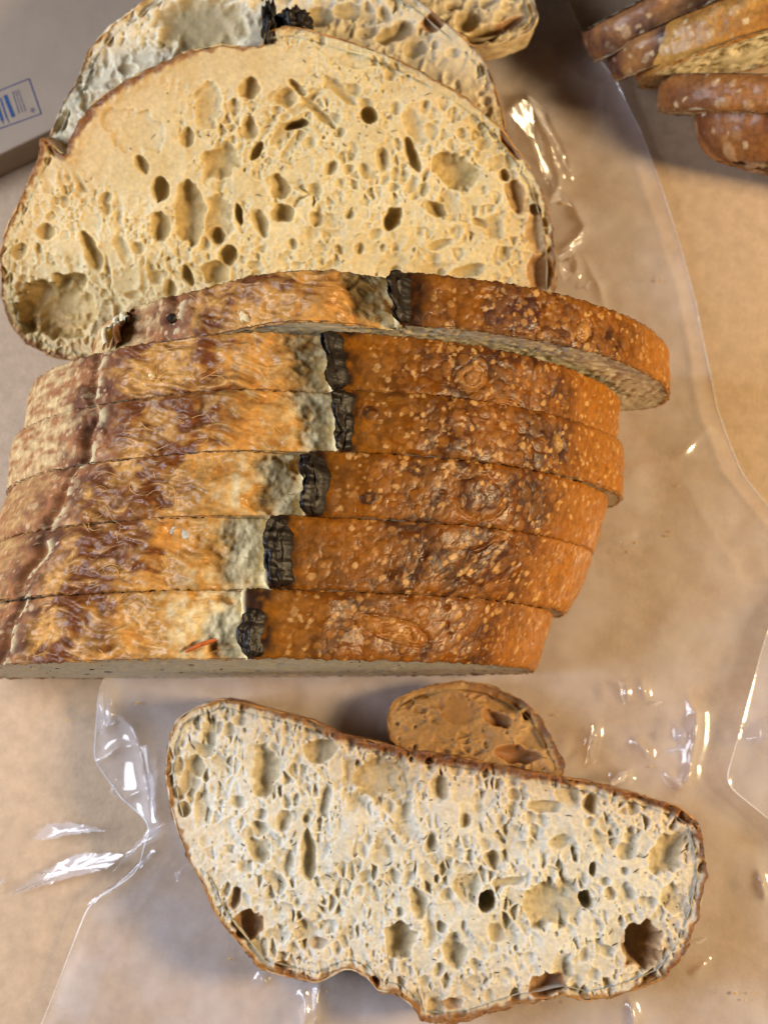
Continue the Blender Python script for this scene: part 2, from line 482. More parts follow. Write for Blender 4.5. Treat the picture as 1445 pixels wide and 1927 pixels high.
        tubes('herb_fleck', paths, rad, HERB, parent)
    return o, G, H


def crust_part(fr, poly, T, parent, ds, dw, shade, base_disp=None, lip=None, name='crust'):
    """baked band round the slice: shade(s, u, v, w, total) -> disp, colour, roughness"""
    p, s, tot = resample(poly, ds)
    p = smooth_closed(p, 4)
    t = np.roll(p, -1, 0)-np.roll(p, 1, 0); t /= np.linalg.norm(t, axis=1)[:, None]
    nrm = np.stack([t[:, 1], -t[:, 0]], 1)
    area = 0.5*np.sum(p[:, 0]*np.roll(p[:, 1], -1)-np.roll(p[:, 0], -1)*p[:, 1])
    if area < 0: nrm = -nrm
    nrm = smooth_closed(nrm, 6); nrm /= np.linalg.norm(nrm, axis=1)[:, None]
    m = max(4, int(round(T/dw))+1); w = np.linspace(0, T, m)
    Sg, Wg = np.meshgrid(s, w); Ug = np.broadcast_to(p[:, 0], Sg.shape); Vg = np.broadcast_to(p[:, 1], Sg.shape)
    disp, col, rough, coat = shade(Sg, Ug, Vg, Wg, tot)
    e = np.minimum(Wg, T-Wg); disp = disp*(0.45+0.55*sstep(-0.0003, 0.0012, e))-0.0006*0.6*np.clip(fbm(Sg/0.0024, Wg/0.004, 5.7, 3)+0.1, 0, 1)*np.exp(-e/0.0006)
    jit = fbm(Sg/0.0016, Wg*0+3.3, 0.7, 3)*0.00045*np.exp(-e/0.0006)*np.where(Wg < T/2, 1, -1)
    nn = -Wg+jit
    if base_disp: disp = disp+base_disp(Wg)
    pu = Ug+nrm[:, 0]*disp; pv = Vg+nrm[:, 1]*disp
    rows = [(pu, pv, nn)]
    P = fr.w(pu, pv, nn)
    # inner lip front and back so that the crust has a thickness
    inn = (lip(s) if lip else np.full(len(s), 0.0007))[:, None]
    ib = base_disp(0.0) if base_disp else 0.0
    Pf = fr.w(p[:, 0]-nrm[:, 0]*(inn[:, 0]-ib), p[:, 1]-nrm[:, 1]*(inn[:, 0]-ib), np.full(len(p), -0.0002)+jit[0]*0.6)
    Pb = fr.w(p[:, 0]-nrm[:, 0]*0.001, p[:, 1]-nrm[:, 1]*0.001, np.full(len(p), -T+0.0002))
    A = np.concatenate([Pf[None], P, Pb[None]], 0); nr, nc = A.shape[:2]
    C = np.concatenate([col[:1]*0.7+GOLD*0.3, col, col[-1:]], 0); R = np.concatenate([rough[:1], rough, rough[-1:]], 0); Ct = np.concatenate([coat[:1], coat, coat[-1:]], 0)
    F = grid_faces(nr, nc, True)
    if area > 0: F = F[:, ::-1]
    return add_mesh(name, A.reshape(-1, 3), F, CRUST, parent, C.reshape(-1, 3), {'rough': R, 'coat': Ct})


def blisters(Sg, Wg, D, Cm, r, n, smin, smax, rr=(0.0004, 0.0022), hh=0.15):
    """raised bubbles in the crust; Cm receives 0..1 mask and tint"""
    s = Sg[0]; w = Wg[:, 0]; ds = s[1]-s[0]; dw = w[1]-w[0]
    mask = np.zeros_like(D); tint = np.zeros_like(D)
    for _ in range(n):
        cs = r.uniform(smin, smax); cw = r.uniform(-0.001, w[-1]+0.001)
        R = rr[0]*(rr[1]/rr[0])**(r.random()**1.7); el = r.uniform(0.7, 1.25); an = r.uniform(0, 3.14)
        i0 = int((cs-1.4*R-s[0])/ds); i1 = int((cs+1.4*R-s[0])/ds)+2; j0 = max(0, int((cw-1.4*R)/dw)); j1 = min(len(w), int((cw+1.4*R)/dw)+2)
        i0 = max(0, i0); i1 = min(len(s), i1)
        if i1 <= i0 or j1 <= j0: continue
        sl = (slice(j0, j1), slice(i0, i1)); dx = Sg[sl]-cs; dy = Wg[sl]-cw
        c, sn = math.cos(an), math.sin(an)
        q = np.sqrt(((dx*c+dy*sn)/(R*el))**2+((-dx*sn+dy*c)/(R/el))**2)
        dome = np.clip(1-q*q, 0, 1)**0.5
        D[sl] = np.maximum(D[sl], D[sl]*0.4+dome*R*hh*r.uniform(.6, 1.2))
        D[sl] -= np.exp(-((q-1.12)/0.12)**2)*R*0.07
        mk = sstep(1.05, 0.8, q); tv = r.uniform(0.15, 1) if R < 0.0011 else r.uniform(0.1, 0.55)
        tint[sl] = np.where(mk > 0.3, tv, tint[sl]); mask[sl] = np.maximum(mask[sl], mk)
    return mask, tint

# ------------------------------------------------------------------ the setting: paper-covered table top
def tabletop():
    x = np.linspace(-0.45, 0.45, 181); y = np.linspace(-0.35, 0.6, 191); X, Y = np.meshgrid(x, y)
    Z = fbm(X/0.09, Y/0.09, 2.2, 3)*0.0006-0.0016
    V = np.stack([X, Y, Z], -1).reshape(-1, 3)
    o = add_mesh('tabletop', V, grid_faces(len(y), len(x)), PAPER)
    o['kind'] = 'structure'


tabletop()

# ------------------------------------------------------------------ cardboard mailer box with printed barcode
def flat_px(pts, z):
    return at_z([p[0] for p in pts], [p[1] for p in pts], z)


BZ = 0.012
def mailer_box():
    e0, e1 = at_z([0, 110], [291, 238], BZ)          # near edge of the lid
    d = (e1-e0); d[2] = 0; d /= np.linalg.norm(d); n = np.array([-d[1], d[0], 0])
    a = e0-d*0.09; L = 0.165; Dp = 0.15
    t = thing('mailer_box', 'beige cardboard box with blue barcode print behind the bread, in the corner', 'box', tuple(a*[1, 1, 0]))
    def slab(name, u0, u1, v0, v1, z0, z1, r, mat):
        me = []
        nseg = 4; V = []; rows = []
        prof = [(0.0, z0)]+[(0.0+r*(1-math.cos(i/nseg*math.pi/2)), z1-r+r*math.sin(i/nseg*math.pi/2)) for i in range(nseg+1)]
        for ins, z in prof:
            ring = []
            for (uu, vv) in ((u0+ins, v0+ins), (u1-ins, v0+ins), (u1-ins, v1-ins), (u0+ins, v1-ins)):
                p = a*[1, 1, 0]+d*uu+n*vv; ring.append(len(V)); V.append((p[0], p[1], z))
            rows.append(ring)
        F = []
        for r0, r1 in zip(rows, rows[1:]):
            for k in range(4): F.append((r0[k], r0[(k+1) % 4], r1[(k+1) % 4], r1[k]))
        F.append(tuple(rows[-1]))
        return add_mesh(name, np.array(V), F, mat, t, smooth=False)
    slab('lid', 0, L, 0, Dp, BZ-0.0030, BZ, 0.0007, BOXM)
    slab('side_panel', 0.0005, L-0.0005, 0.0006, Dp-0.0006, -0.001, BZ-0.0032, 0.0002, BOXM)
    # printing: frame, bars, little mark, digits' strokes - flat ink on the lid
    z = BZ+0.00012; V, F = [], []
    def stroke(x0, y0, x1, y1, w):
        p0, p1 = at_z([x0, x1], [y0, y1], z); dd = p1-p0; dd /= np.linalg.norm(dd); m = np.array([-dd[1], dd[0], 0])*w/2
        b = len(V); V.extend([p0-m, p1-m, p1+m, p0+m]); F.append((b, b+1, b+2, b+3))
    w = 0.00032
    stroke(-120, 219, 55, 148, w); stroke(55, 148, 78, 214, w); stroke(78, 214, -120, 285, w)
    for (xa, ya, xb, yb, ww) in ((24, 172, 37, 214, .2), (29, 170, 43, 211, .16), (34, 168, 49, 209, .16)): stroke(xa, ya, xb, yb, ww*0.001)
    q = [(62+3.6*math.cos(k*math.pi/5), 207+4.2*math.sin(k*math.pi/5)) for k in range(11)]
    for p, r_ in zip(q, q[1:]): stroke(*p, *r_, 0.00012)
    stroke(61, 205, 62, 210, 0.00015); stroke(61, 205, 64, 206, 0.00012)
    for (x, y) in ((16, 229), (6, 231), (-6, 236), (-18, 240)):
        stroke(x-1, y-5, x+1.5, y+2, 0.00022)
    o = add_mesh('barcode_frame', np.array(V), F, INK, t, smooth=False)
    V, F = [], []
    for (xa, ya, xb, yb, ww) in ((10, 179, 26, 220, 1.15), (1, 184, 14, 224, .45), (-8, 186, 5, 227, .9), (-22, 192, -8, 232, .5), (-34, 197, -20, 237, 1.1)): stroke(xa, ya, xb, yb, ww*0.001)
    add_mesh('barcode_bar', np.array(V), F, INKL, t, smooth=False)


mailer_box()

# ------------------------------------------------------------------ clear plastic bag under the bread
def film(name, label, outline_px, creases, seed, z0, amp, loc_px, group=None, step=0.0006):
    P = flat_px(outline_px, z0)[:, :2]
    P, _, _ = resample(P, 0.002); P = smooth_closed(P, 3)
    G = Filled(P, step, 0.0)
    X, Y = G.X, G.Y
    Z = z0 + amp*(0.5+0.5*fbm(X/0.05, Y/0.05, seed, 3)) + amp*0.55*(ridged(X/0.05+0.3*perlin(X/.02, Y/.02, seed+3), Y/0.08, seed+1, 1)-0.5)
    Z += amp*0.03*fbm(X/0.008, Y/0.008, seed+2, 2)
    for (pts, h, w) in creases:                            # folds stand up as sharp ridges
        q = flat_px(pts, z0)[:, :2]
        q, _, _ = resample(q, 0.004, False)
        q = q+np.stack([perlin(q[:, 0]/.007, q[:, 1]/.007, seed+4), perlin(q[:, 0]/.007, q[:, 1]/.007, seed+6)], 1)*0.0012
        best = np.full(X.shape, 9.0); tt = np.zeros(X.shape)
        for i in range(len(q)-1):
            d, t = seg_dist(X, Y, q[i], q[i+1]); m = d < best
            best = np.where(m, d, best); tt = np.where(m, (i+t)/(len(q)-1), tt)
        env = np.sin(np.pi*np.clip(tt*0.96+0.02, 0, 1))**0.5
        Z += h*env*np.exp(-best/(w*1.35))*(0.85+0.3*perlin(X/0.009, Y/0.009, seed+9))
    Z += 0.0016*np.exp(np.clip(G.D, -1, 0)/0.0014)*(0.6+0.8*perlin(X/0.02, Y/0.02, seed+12))
    Z = np.maximum(Z, 0.0004)
    t = thing(name, label, 'plastic bag', tuple(np.r_[P.mean(0), 0]))
    add_mesh('film_sheet', np.stack([G.take(G.X2), G.take(G.Y2), G.take(Z)], -1), G.faces, FILM, t)
    q, _, _ = resample(P, 0.0015); i = np.clip(((q[:, 0]-G.x[0])/step).astype(int), 0, X.shape[1]-1); j = np.clip(((q[:, 1]-G.y[0])/step).astype(int), 0, X.shape[0]-1)
    e = np.c_[q, np.maximum(Z[j, i], 0.0008)]; e = np.vstack([e, e[:1]])
    h = tubes('film_hem', [e], [np.clip(0.00012+0.00022*perlin(e[:, 0]/0.03, e[:, 1]/0.03, seed), 0.00003, 0.0002)], HEM, t, 5); del h['kind']
    return t


WINP, LAMP = np.array((-0.50, 0.06, 0.36)), np.array((0.57, 0.0, 0.40))


def fold_glints(t, lst, seed):
    """glint-shaped facets added on the film, each tilted to mirror the window or the lamp"""
    for n_, (src, z, pts) in enumerate(lst):
        V, F = [], []
        p = np.array(pts, float); c2 = p.mean(0); C = at_z(c2[0], c2[1], z)
        n = (CP-C)/np.linalg.norm(CP-C)+(src-C)/np.linalg.norm(src-C); n /= np.linalg.norm(n)  # added facet, turned to mirror its source into the camera as a glint
        q, _, _ = resample(p, 5.0); q = q+np.stack([perlin(q[:, 0]/9, q[:, 1]/9, seed+n_), perlin(q[:, 0]/9, q[:, 1]/9, seed+n_+.5)], 1)*3.5
        m = len(q); rings = (1.0, 0.82, 0.62, 0.42, 0.2)
        for r in rings:
            qq = c2+(q-c2)*r; d = ray(qq[:, 0], qq[:, 1]); tt = ((C-CP)@n)/(d@n); P = CP+d*tt[:, None]
            P = P+n*(0.00032*fbm(P[:, 0]/0.0030, P[:, 1]/0.0030, seed+n_*0.37, 2)+0.0007*(1-r)*(1 if n_ % 2 else -1))[:, None]
            V.extend(P)
        for k in range(len(rings)-1):
            for i in range(m): F.append((k*m+i, k*m+(i+1) % m, (k+1)*m+(i+1) % m, (k+1)*m+i))
        F.append(tuple((len(rings)-1)*m+i for i in range(m)))
        V = np.array(V); V[:, 2] = np.maximum(V[:, 2], 0.0006)
        add_mesh('fold_glint', V, F, FILM, t)


bag = film('plastic_bag', 'clear crinkled plastic bag spread on the table under the loaf and the slices', [
    (205, 1250), (192, 1300), (178, 1430), (230, 1500), (290, 1550), (265, 1640), (170, 1700), (60, 1980), (30, 2100), (900, 2150), (1700, 2150), (1720, 1700), (1650, 1300),
    (1480, 1000), (1391, 892), (1345, 770), (1330, 690), (1305, 560), (1270, 440), (1210, 260), (1160, 165), (1100, 80), (1040, -60), (700, -80), (620, 200), (420, 700), (300, 1000)],
    [([(955, 215), (985, 190), (1010, 240), (1040, 310), (1068, 330)], 0.0060, 0.0016),
     ([(985, 190), (1030, 225), (1060, 290), (1070, 340)], 0.0045, 0.0012),
     ([(1000, 225), (1035, 300), (1050, 355), (1035, 380)], 0.0040, 0.0011),
     ([(1050, 355), (1075, 390), (1098, 430), (1075, 460), (1050, 480)], 0.0038, 0.0013),
     ([(1055, 500), (1075, 490), (1080, 520), (1062, 525)], 0.0036, 0.0011),
     ([(1090, 480), (1120, 530), (1135, 580)], 0.0024, 0.0011),
     ([(192, 1290), (200, 1350), (205, 1380)], 0.0040, 0.0011), ([(206, 1290), (214, 1362), (202, 1366)], 0.0040, 0.0010),
     ([(178, 1434), (230, 1405), (268, 1400)], 0.0034, 0.0010), ([(212, 1330), (250, 1365), (270, 1400), (284, 1480), (288, 1545)], 0.0058, 0.0018),
     ([(300, 1420), (300, 1500), (305, 1560)], 0.0035, 0.0016),
     ([(310, 1565), (260, 1600), (215, 1640)], 0.0042, 0.0016), ([(300, 1590), (220, 1660), (168, 1700)], 0.0036, 0.0013), ([(205, 1490), (225, 1508), (300, 1478)], 0.0020, 0.0009),
     ([(70, 1560), (110, 1545), (190, 1562)], 0.0016, 0.0020), ([(30, 1680), (110, 1630), (220, 1605)], 0.0020, 0.0030),
     ([(330, 1600), (210, 1800), (150, 1960)], 0.0014, 0.0050),
     ([(1285, 1300), (1305, 1355), (1285, 1470)], 0.0046, 0.0014), ([(1270, 1385), (1290, 1380)], 0.003, 0.0015), ([(1250, 1450), (1275, 1480), (1290, 1440)], 0.003, 0.0014),
     ([(1120, 1360), (1105, 1440)], 0.0036, 0.0012), ([(1190, 1390), (1222, 1425)], 0.003, 0.0011), ([(1150, 1470), (1175, 1460), (1180, 1450)], 0.004, 0.0014), ([(1165, 1280), (1180, 1330)], 0.0024, 0.0014),
     ([(1205, 1270), (1212, 1320)], 0.0026, 0.0012), ([(560, 1860), (580, 1890), (570, 1960)], 0.0040, 0.0013), ([(600, 1850), (596, 1930)], 0.0036, 0.0010), ([(490, 1830), (500, 1850)], 0.003, 0.001),
     ([(1330, 1800), (1300, 1830)], 0.003, 0.001), ([(1180, 1880), (1190, 1940)], 0.003, 0.001), ([(1420, 1640), (1435, 1690)], 0.003, 0.001),
     ([(1170, 880), (1260, 870), (1340, 800)], 0.0028, 0.004), ([(1280, 900), (1340, 1010), (1400, 1100)], 0.0012, 0.004), ([(1110, 1030), (1200, 1000)], 0.002, 0.003),
     ([(1000, 60), (1090, 160), (1200, 170)], 0.002, 0.003)],
    3.1, 0.0012, 0.0013, None)
bag2 = film('plastic_bag', 'corner of a second clear plastic bag at the right edge, under no bread', [
    (1520, 1080), (1445, 1170), (1415, 1280), (1360, 1473), (1445, 1542), (1560, 1640), (1700, 1500), (1650, 1150)],
    [([(1405, 1395), (1440, 1380), (1445, 1350)], 0.004, 0.0014), ([(1430, 1355), (1432, 1390), (1420, 1400)], 0.004, 0.0014)],
    8.4, 0.0052, 0.0012, None)

fold_glints(bag, [
    (LAMP, .009, [(955, 215), (985, 188), (1000, 195), (1010, 240), (1038, 320), (1054, 372), (1046, 380), (1020, 322), (988, 240), (972, 214)]),
    (LAMP, .009, [(990, 190), (1022, 214), (1060, 290), (1074, 336), (1064, 318), (1030, 240)]),
    (LAMP, .008, [(1032, 385), (1050, 352), (1080, 392), (1064, 384), (1052, 374)]),
    (LAMP, .008, [(1046, 480), (1070, 464), (1098, 430), (1096, 452), (1076, 482), (1054, 492)]),
    (LAMP, .008, [(1050, 494), (1066, 492), (1076, 514), (1062, 528), (1054, 512)]), (WINP, .004, [(1090, 545), (1112, 524), (1106, 548)]),
    (WINP, .005, [(187, 1300), (194, 1310), (198, 1355), (191, 1384)]), (WINP, .005, [(199, 1352), (208, 1312), (217, 1362), (200, 1369)]),
    (WINP, .006, [(264, 1405), (276, 1400), (292, 1490), (294, 1548), (284, 1546), (277, 1480)]), (WINP, .005, [(282, 1560), (308, 1550), (292, 1574), (250, 1610), (212, 1642), (240, 1604)]),
    (WINP, .004, [(164, 1702), (220, 1660), (288, 1598), (294, 1604), (226, 1668), (176, 1700)]), (WINP, .004, [(206, 1492), (220, 1464), (217, 1502)]),
    (WINP, .002, [(62, 1578), (90, 1550), (130, 1547), (198, 1562), (130, 1572), (90, 1582)]), (WINP, .002, [(22, 1684), (80, 1640), (150, 1604), (234, 1607), (200, 1636), (110, 1658)]), (WINP, .002, [(-20, 1670), (10, 1648), (8, 1664)]),
    (WINP, .004, [(328, 1644), (352, 1622), (336, 1664)]),
    (WINP, .008, [(1264, 1380), (1290, 1370), (1292, 1392), (1268, 1394)]), (WINP, .008, [(1252, 1412), (1280, 1400), (1287, 1412), (1260, 1420)]), (WINP, .008, [(1240, 1452), (1262, 1482), (1250, 1474)]), (WINP, .008, [(1264, 1466), (1286, 1454), (1280, 1484)]),
    (LAMP, .005, [(1114, 1366), (1121, 1370), (1109, 1430), (1099, 1442)]), (LAMP, .006, [(1148, 1472), (1164, 1454), (1181, 1448), (1176, 1470), (1156, 1478)]), (LAMP, .004, [(1200, 1396), (1224, 1427), (1217, 1425)]),
    (LAMP, .005, [(562, 1905), (576, 1868), (600, 1862), (592, 1930), (566, 1940)]), (LAMP, .004, [(484, 1826), (500, 1830), (504, 1842)]), (LAMP, .004, [(1228, 1322), (1246, 1319), (1236, 1329)]), (LAMP, .004, [(1162, 1282), (1178, 1284), (1174, 1330)]), (LAMP, .003, [(1422, 1640), (1437, 1674), (1430, 1672)]),
    (LAMP, .003, [(1165, 1018), (1174, 1020), (1172, 1036)]), (LAMP, .003, [(1306, 1772), (1330, 1762), (1318, 1776)])], 2.0)
fold_glints(bag2, [(LAMP, .008, [(1424, 1362), (1441, 1354), (1442, 1396), (1416, 1404), (1431, 1390)])], 5.0)

# ------------------------------------------------------------------ bread
def px_holes(fr, lst):
    out = []
    for h in lst:
        cx, cy, rx, ry = h[:4]; an = h[4] if len(h) > 4 else 0; dp = h[5] if len(h) > 5 else None; tg = h[6] if len(h) > 6 else 0
        c = fr.from_px(cx, cy); sx = np.linalg.norm(fr.from_px(cx+10, cy)-c)/10; sy = np.linalg.norm(fr.from_px(cx, cy+10)-c)/10
        a, b = rx*sx, ry*sy
        if dp is None: dp = min(a, b)*1.32*1000
        out.append((c[0], c[1], a, b, math.radians(an), dp/1000, tg))
    return out


def plain_shade(seed, light, dark, rg=(0.35, 0.6), nb=150, amp=0.0007, tint_c=(0.50, 0.30, 0.13), rr=(0.0004, 0.0018), dkb=0.5):
    def f(Sg, U, V, Wg, tot):
        n = fbm(Sg/0.012, Wg/0.012, seed, 4)
        D = fbm(Sg/0.010, Wg/0.010, seed+2, 4)*amp
        r = np.random.default_rng(int(seed*37)+1)
        mk, ti = blisters(Sg, Wg, D, None, r, nb, 0, tot, rr)
        col = mixc(np.array(light), np.array(dark), np.clip(dkb+0.9*n, 0, 1))
        col = mixc(col, np.array(tint_c), mk*ti*0.8)
        return D, col, np.clip(rg[0]+(rg[1]-rg[0])*(0.5+n), 0.2, 0.8), 0.12+0*n
    return f


AMBER = np.array((0.185, 0.058, 0.0045)); ORANGE = np.array((0.35, 0.130, 0.011)); MAHOG = np.array((0.046, 0.0135, 0.005)); PLUM = np.array((0.070, 0.026, 0.016)); TANB = np.array((0.55, 0.30, 0.11)); STRAW = np.array((0.75, 0.61, 0.335))


RIGHT_MARKS = [(4, 0.036, 0.0065, 0.0042, 0.0034, 0.5, 0.0012, (0.30, 0.14, 0.045), 1), (4, 0.046, 0.0005, 0.0058, 0.0021, 0.1, 0.0007, (0.20, 0.075, 0.02), 1), (3, 0.063, 0.0080, 0.0046, 0.0062, 0.2, -0.0002, (0.050, 0.020, 0.016), 0),
               (3, 0.064, 0.0082, 0.0016, 0.0026, 0.3, 0.0010, (0.42, 0.25, 0.08), 1), (2, 0.0165, 0.0048, 0.0022, 0.0017, 0.4, 0.0002, (0.05, 0.022, 0.012), 0), (3, 0.0095, 0.0100, 0.0019, 0.0019, 0, 0.0003, (0.045, 0.018, 0.010), 0),
               (0, 0.036, 0.0075, 0.0085, 0.0024, -0.25, 0.0007, (0.30, 0.12, 0.025), 1), (0, 0.046, 0.0012, 0.0016, 0.0010, 0, -0.0008, (0.08, 0.03, 0.02), 0), (5, 0.030, 0.0060, 0.0085, 0.0060, 0, 0.0003, (0.060, 0.022, 0.020), 0),
               (5, 0.052, 0.0050, 0.0030, 0.0024, 0.6, 0.0010, (0.36, 0.18, 0.06), 1), (1, 0.055, 0.0090, 0.0080, 0.0055, 0.3, 0.0003, (0.070, 0.020, 0.007), 0), (2, 0.045, 0.0070, 0.0070, 0.0050, -0.3, 0.0003, (0.065, 0.019, 0.007), 0)]


def loaf_shade(k, ue, h, y0, pale_w, seed):
    def f(Sg, U, V, Wg, tot):
        i = np.argmin(np.abs(U[0]-ue-0.0003)+(V[0] < h*0.55)*1.0); g = Sg[0, i]-Sg      # >0 to the right of the score
        Yw = y0-Wg*-1.0                                                         # distance back through the loaf
        r = np.random.default_rng(900+k)
        D = fbm(g/0.016, Yw/0.016, 1.5, 3)*0.0011 + fbm(g/0.0022, Yw/0.0022, seed, 3)*0.00012
        # ---- right: amber, blistered
        n1 = fbm(g/0.013, Yw/0.013, 4.2, 4); n2 = fbm(g/0.004, Yw/0.004, 9.2, 3)
        colR = mixc(AMBER, MAHOG, np.clip(0.55+0.85*n1+0.45*n2, 0, 1))
        colR = mixc(colR, ORANGE, np.clip(sstep(0.062, 0.085, g)*0.75+np.exp(-np.clip(g-.006, 0, 1)/0.008)*0.75*(g > 0)+0.35*n2*(n1 < 0), 0, 1))
        if k == 5: colR = mixc(colR, PLUM, np.clip(0.45+1.0*n1, 0, .85)*sstep(0.07, 0.03, g))
        DR = D.copy(); gg = -g
        mk, ti = blisters(-g[:, ::-1] if False else Sg, Wg, DR, None, r, 950, Sg[0, i]-0.135, Sg[0, i]-0.008, (0.0004, 0.0019))
        mk = mk*(g > 0.005); ti = ti*(g > 0)
        for (kk, g0, w0, ra, rb_, an, hd, cc, lite) in RIGHT_MARKS:           # burst bubbles and scorched spots
            if kk != k: continue
            dx, dy = g-g0, Wg-w0; c_, s_ = math.cos(an), math.sin(an)
            q = np.hypot((dx*c_+dy*s_)/ra, (-dx*s_+dy*c_)/rb_)+0.18*fbm(g/0.003, Wg/0.003, 3.0+kk, 3)
            m_ = sstep(1.05, 0.85, q)
            DR = DR+0.6*hd*np.clip(1-q*q, 0, 1)**0.5-0.0004*np.exp(-((q-1.05)/0.12)**2)*(hd > 0)
            colR = mixc(colR, np.array(cc), m_*0.9)
            if lite: colR = mixc(colR, np.array((0.55, 0.33, 0.12)), np.exp(-((q-0.95)/0.10)**2)*np.clip(0.2+1.5*n2, 0, 1)*0.6); DR = DR-0.0009*sstep(0.12, 0.0, np.abs(q-0.45+0.3*n2))*m_*(n1 > -0.3)
        colR = mixc(colR, np.array((0.36, 0.145, 0.022)), mk*np.clip(ti*1.25, 0, 1)*0.65)
        colR = mixc(colR, np.array((0.62, 0.40, 0.17)), mk*np.clip(ti*2-1.2, 0, 1)*0.8)
        colR = mixc(colR, np.array((0.03, 0.012, 0.006)), np.exp(-np.clip(g-0.0050, 0, 1)/0.0032)*(g > 0)*np.clip(0.75+n2, 0, 1))
        roughR = np.clip(0.36+0.2*n2+0.1*mk, 0.22, 0.8)
        # ---- left: torn bloom with fibrous glossy ribs
        t = -g
        cw = 0.5*fbm(g/0.012, Yw/0.010, 31.0, 2)
        a1 = t*0.97+Yw*0.26; a2 = -t*0.26+Yw*0.97
        rb = ridged(a1/0.0240+cw*.7, a2/0.0048+cw*1.4, 12.0, 4); rb2 = ridged(a1/0.0100+cw*.5, a2/0.0018+cw, 21.0+seed, 2)
        n3 = fbm(t/0.014, Yw/0.011, 14.0, 4); n4 = fbm(t/0.004, Yw/0.003, 17.0, 3)
        pw = pale_w*1.30*(1+0.75*n3)+0.007*n4
        pale = sstep(pw*1.35, pw*0.35, t)
        glossy = sstep(pw*0.6, pw*1.3, t)*sstep(0.078, 0.060, t+0.012*n3)
        DL = D + glossy*((rb-0.55)*0.0014+(rb2-0.5)*0.00018+n3*0.0020+fbm(a1/0.0034, a2/0.0009, 33.0, 3)*0.00022) + pale*(fbm(g/0.004, Yw/0.004, seed+3, 3)*0.0008)
        mixb = np.clip(0.16+0.42*sstep(0.018, 0.042, t)-0.95*(rb-0.5)+1.35*n3+0.4*n4-0.5*(rb2-.5), 0, 1)
        colL = mixc(np.array((0.54, 0.265, 0.066)), np.array((0.150, 0.045, 0.011)), mixb)
        colL = mixc(colL, np.array((0.080, 0.024, 0.009)), sstep(0.35, 0.95, fbm(t/0.013, Yw/0.008, 44.0, 3)+0.35*n4)*glossy*0.6)
        colL = mixc(colL, np.array((0.68, 0.43, 0.14)), sstep(0.85, 1.1, rb2*0.6+rb*0.5)*0.45)
        colL = mixc(colL, np.array((0.50, 0.27, 0.07)), sstep(pw*2.3, pw, t)*0.75)
        colL = mixc(colL, STRAW*(1+0.0), pale)
        # second score and the matt, floured flank beyond it
        t2 = t-(0.072+0.006*perlin(Yw/0.01, 0.5*Yw/0.01, 3.3))
        flank = sstep(-0.012, -0.004, t2+0.004*n4)
        colF = mixc(np.array((0.30, 0.115, 0.040)), np.array((0.115, 0.038, 0.016)), np.clip(0.5+1.1*fbm(t/.009, Yw/.007, 51.0, 3), 0, 1))
        far = sstep(0.002, 0.014, t2+0.005*n4)
        st = fbm(t/0.012, Yw/0.0025, 61.0, 3)
        colF = mixc(colF, mixc(np.array((0.30, 0.125, 0.045)), np.array((0.60, 0.43, 0.20) if k > 2 else (0.44, 0.25, 0.09)), np.clip(0.45+0.9*st+0.5*n4, 0, 1)), far)
        r2 = np.random.default_rng(700+k); DF = D.copy()
        mk2, ti2 = blisters(Sg, Wg, DF, None, r2, 260, Sg[0, i]+0.055, Sg[0, i]+0.15, (0.0003, 0.0013))
        mk2 = mk2*flank
        colF = mixc(colF, np.array((0.60, 0.40, 0.21)), mk2*ti2*0.75)
        crack = np.exp(-(t2/0.0012)**2)*(0.5+0.8*n3 > 0.2)
        DL = DL*(1-flank)+DF*flank - crack*0.0016 + np.exp(-((t2-0.003)/0.0016)**2)*0.0009*(n3 > -0.2)
        colL = mixc(colL, colF, flank); colL = mixc(colL, STRAW*0.85, np.exp(-((t2+0.002)/0.0016)**2)*(n4 > -0.05)*0.8)
        roughL = np.clip(0.40+0.22*n4+0.38*pale+0.26*flank, 0.16, 0.75)
        sel = sstep(-0.0004, 0.0004, g)
        Dd = DL*(1-sel)+DR*sel; C = mixc(colL, colR, sel); R = roughL*(1-sel)+roughR*sel
        bot = sstep(0.012, 0.004, V)
        C = mixc(C, np.array((0.30, 0.13, 0.05)), bot)
        return Dd, C, R, (glossy*(1-flank))*(1-sel)*0.10+sel*0.05
    return f


def loaf_profile(ul, ur, h, ue, step, sag=0.017, vmf=0.20, e=1.86):
    uc, a = (ul+ur)/2, (ur-ul)/2; vm = h*vmf
    th = np.linspace(-math.pi/2, 1.5*math.pi, 900, endpoint=False)
    c, s = np.cos(th), np.sin(th)
    up = s >= 0
    u = uc+a*np.sign(c)*np.abs(c)**(2/np.where(up, e, 3.2))
    v = vm+np.where(up, h-vm, vm)*np.sign(s)*np.abs(s)**(2/np.where(up, e, 3.2))
    left = (u < ue) & (v > vm)
    v = v-np.where(left, step*np.exp(-(ue-u)/sag), 0)
    return np.stack([u, v], 1)


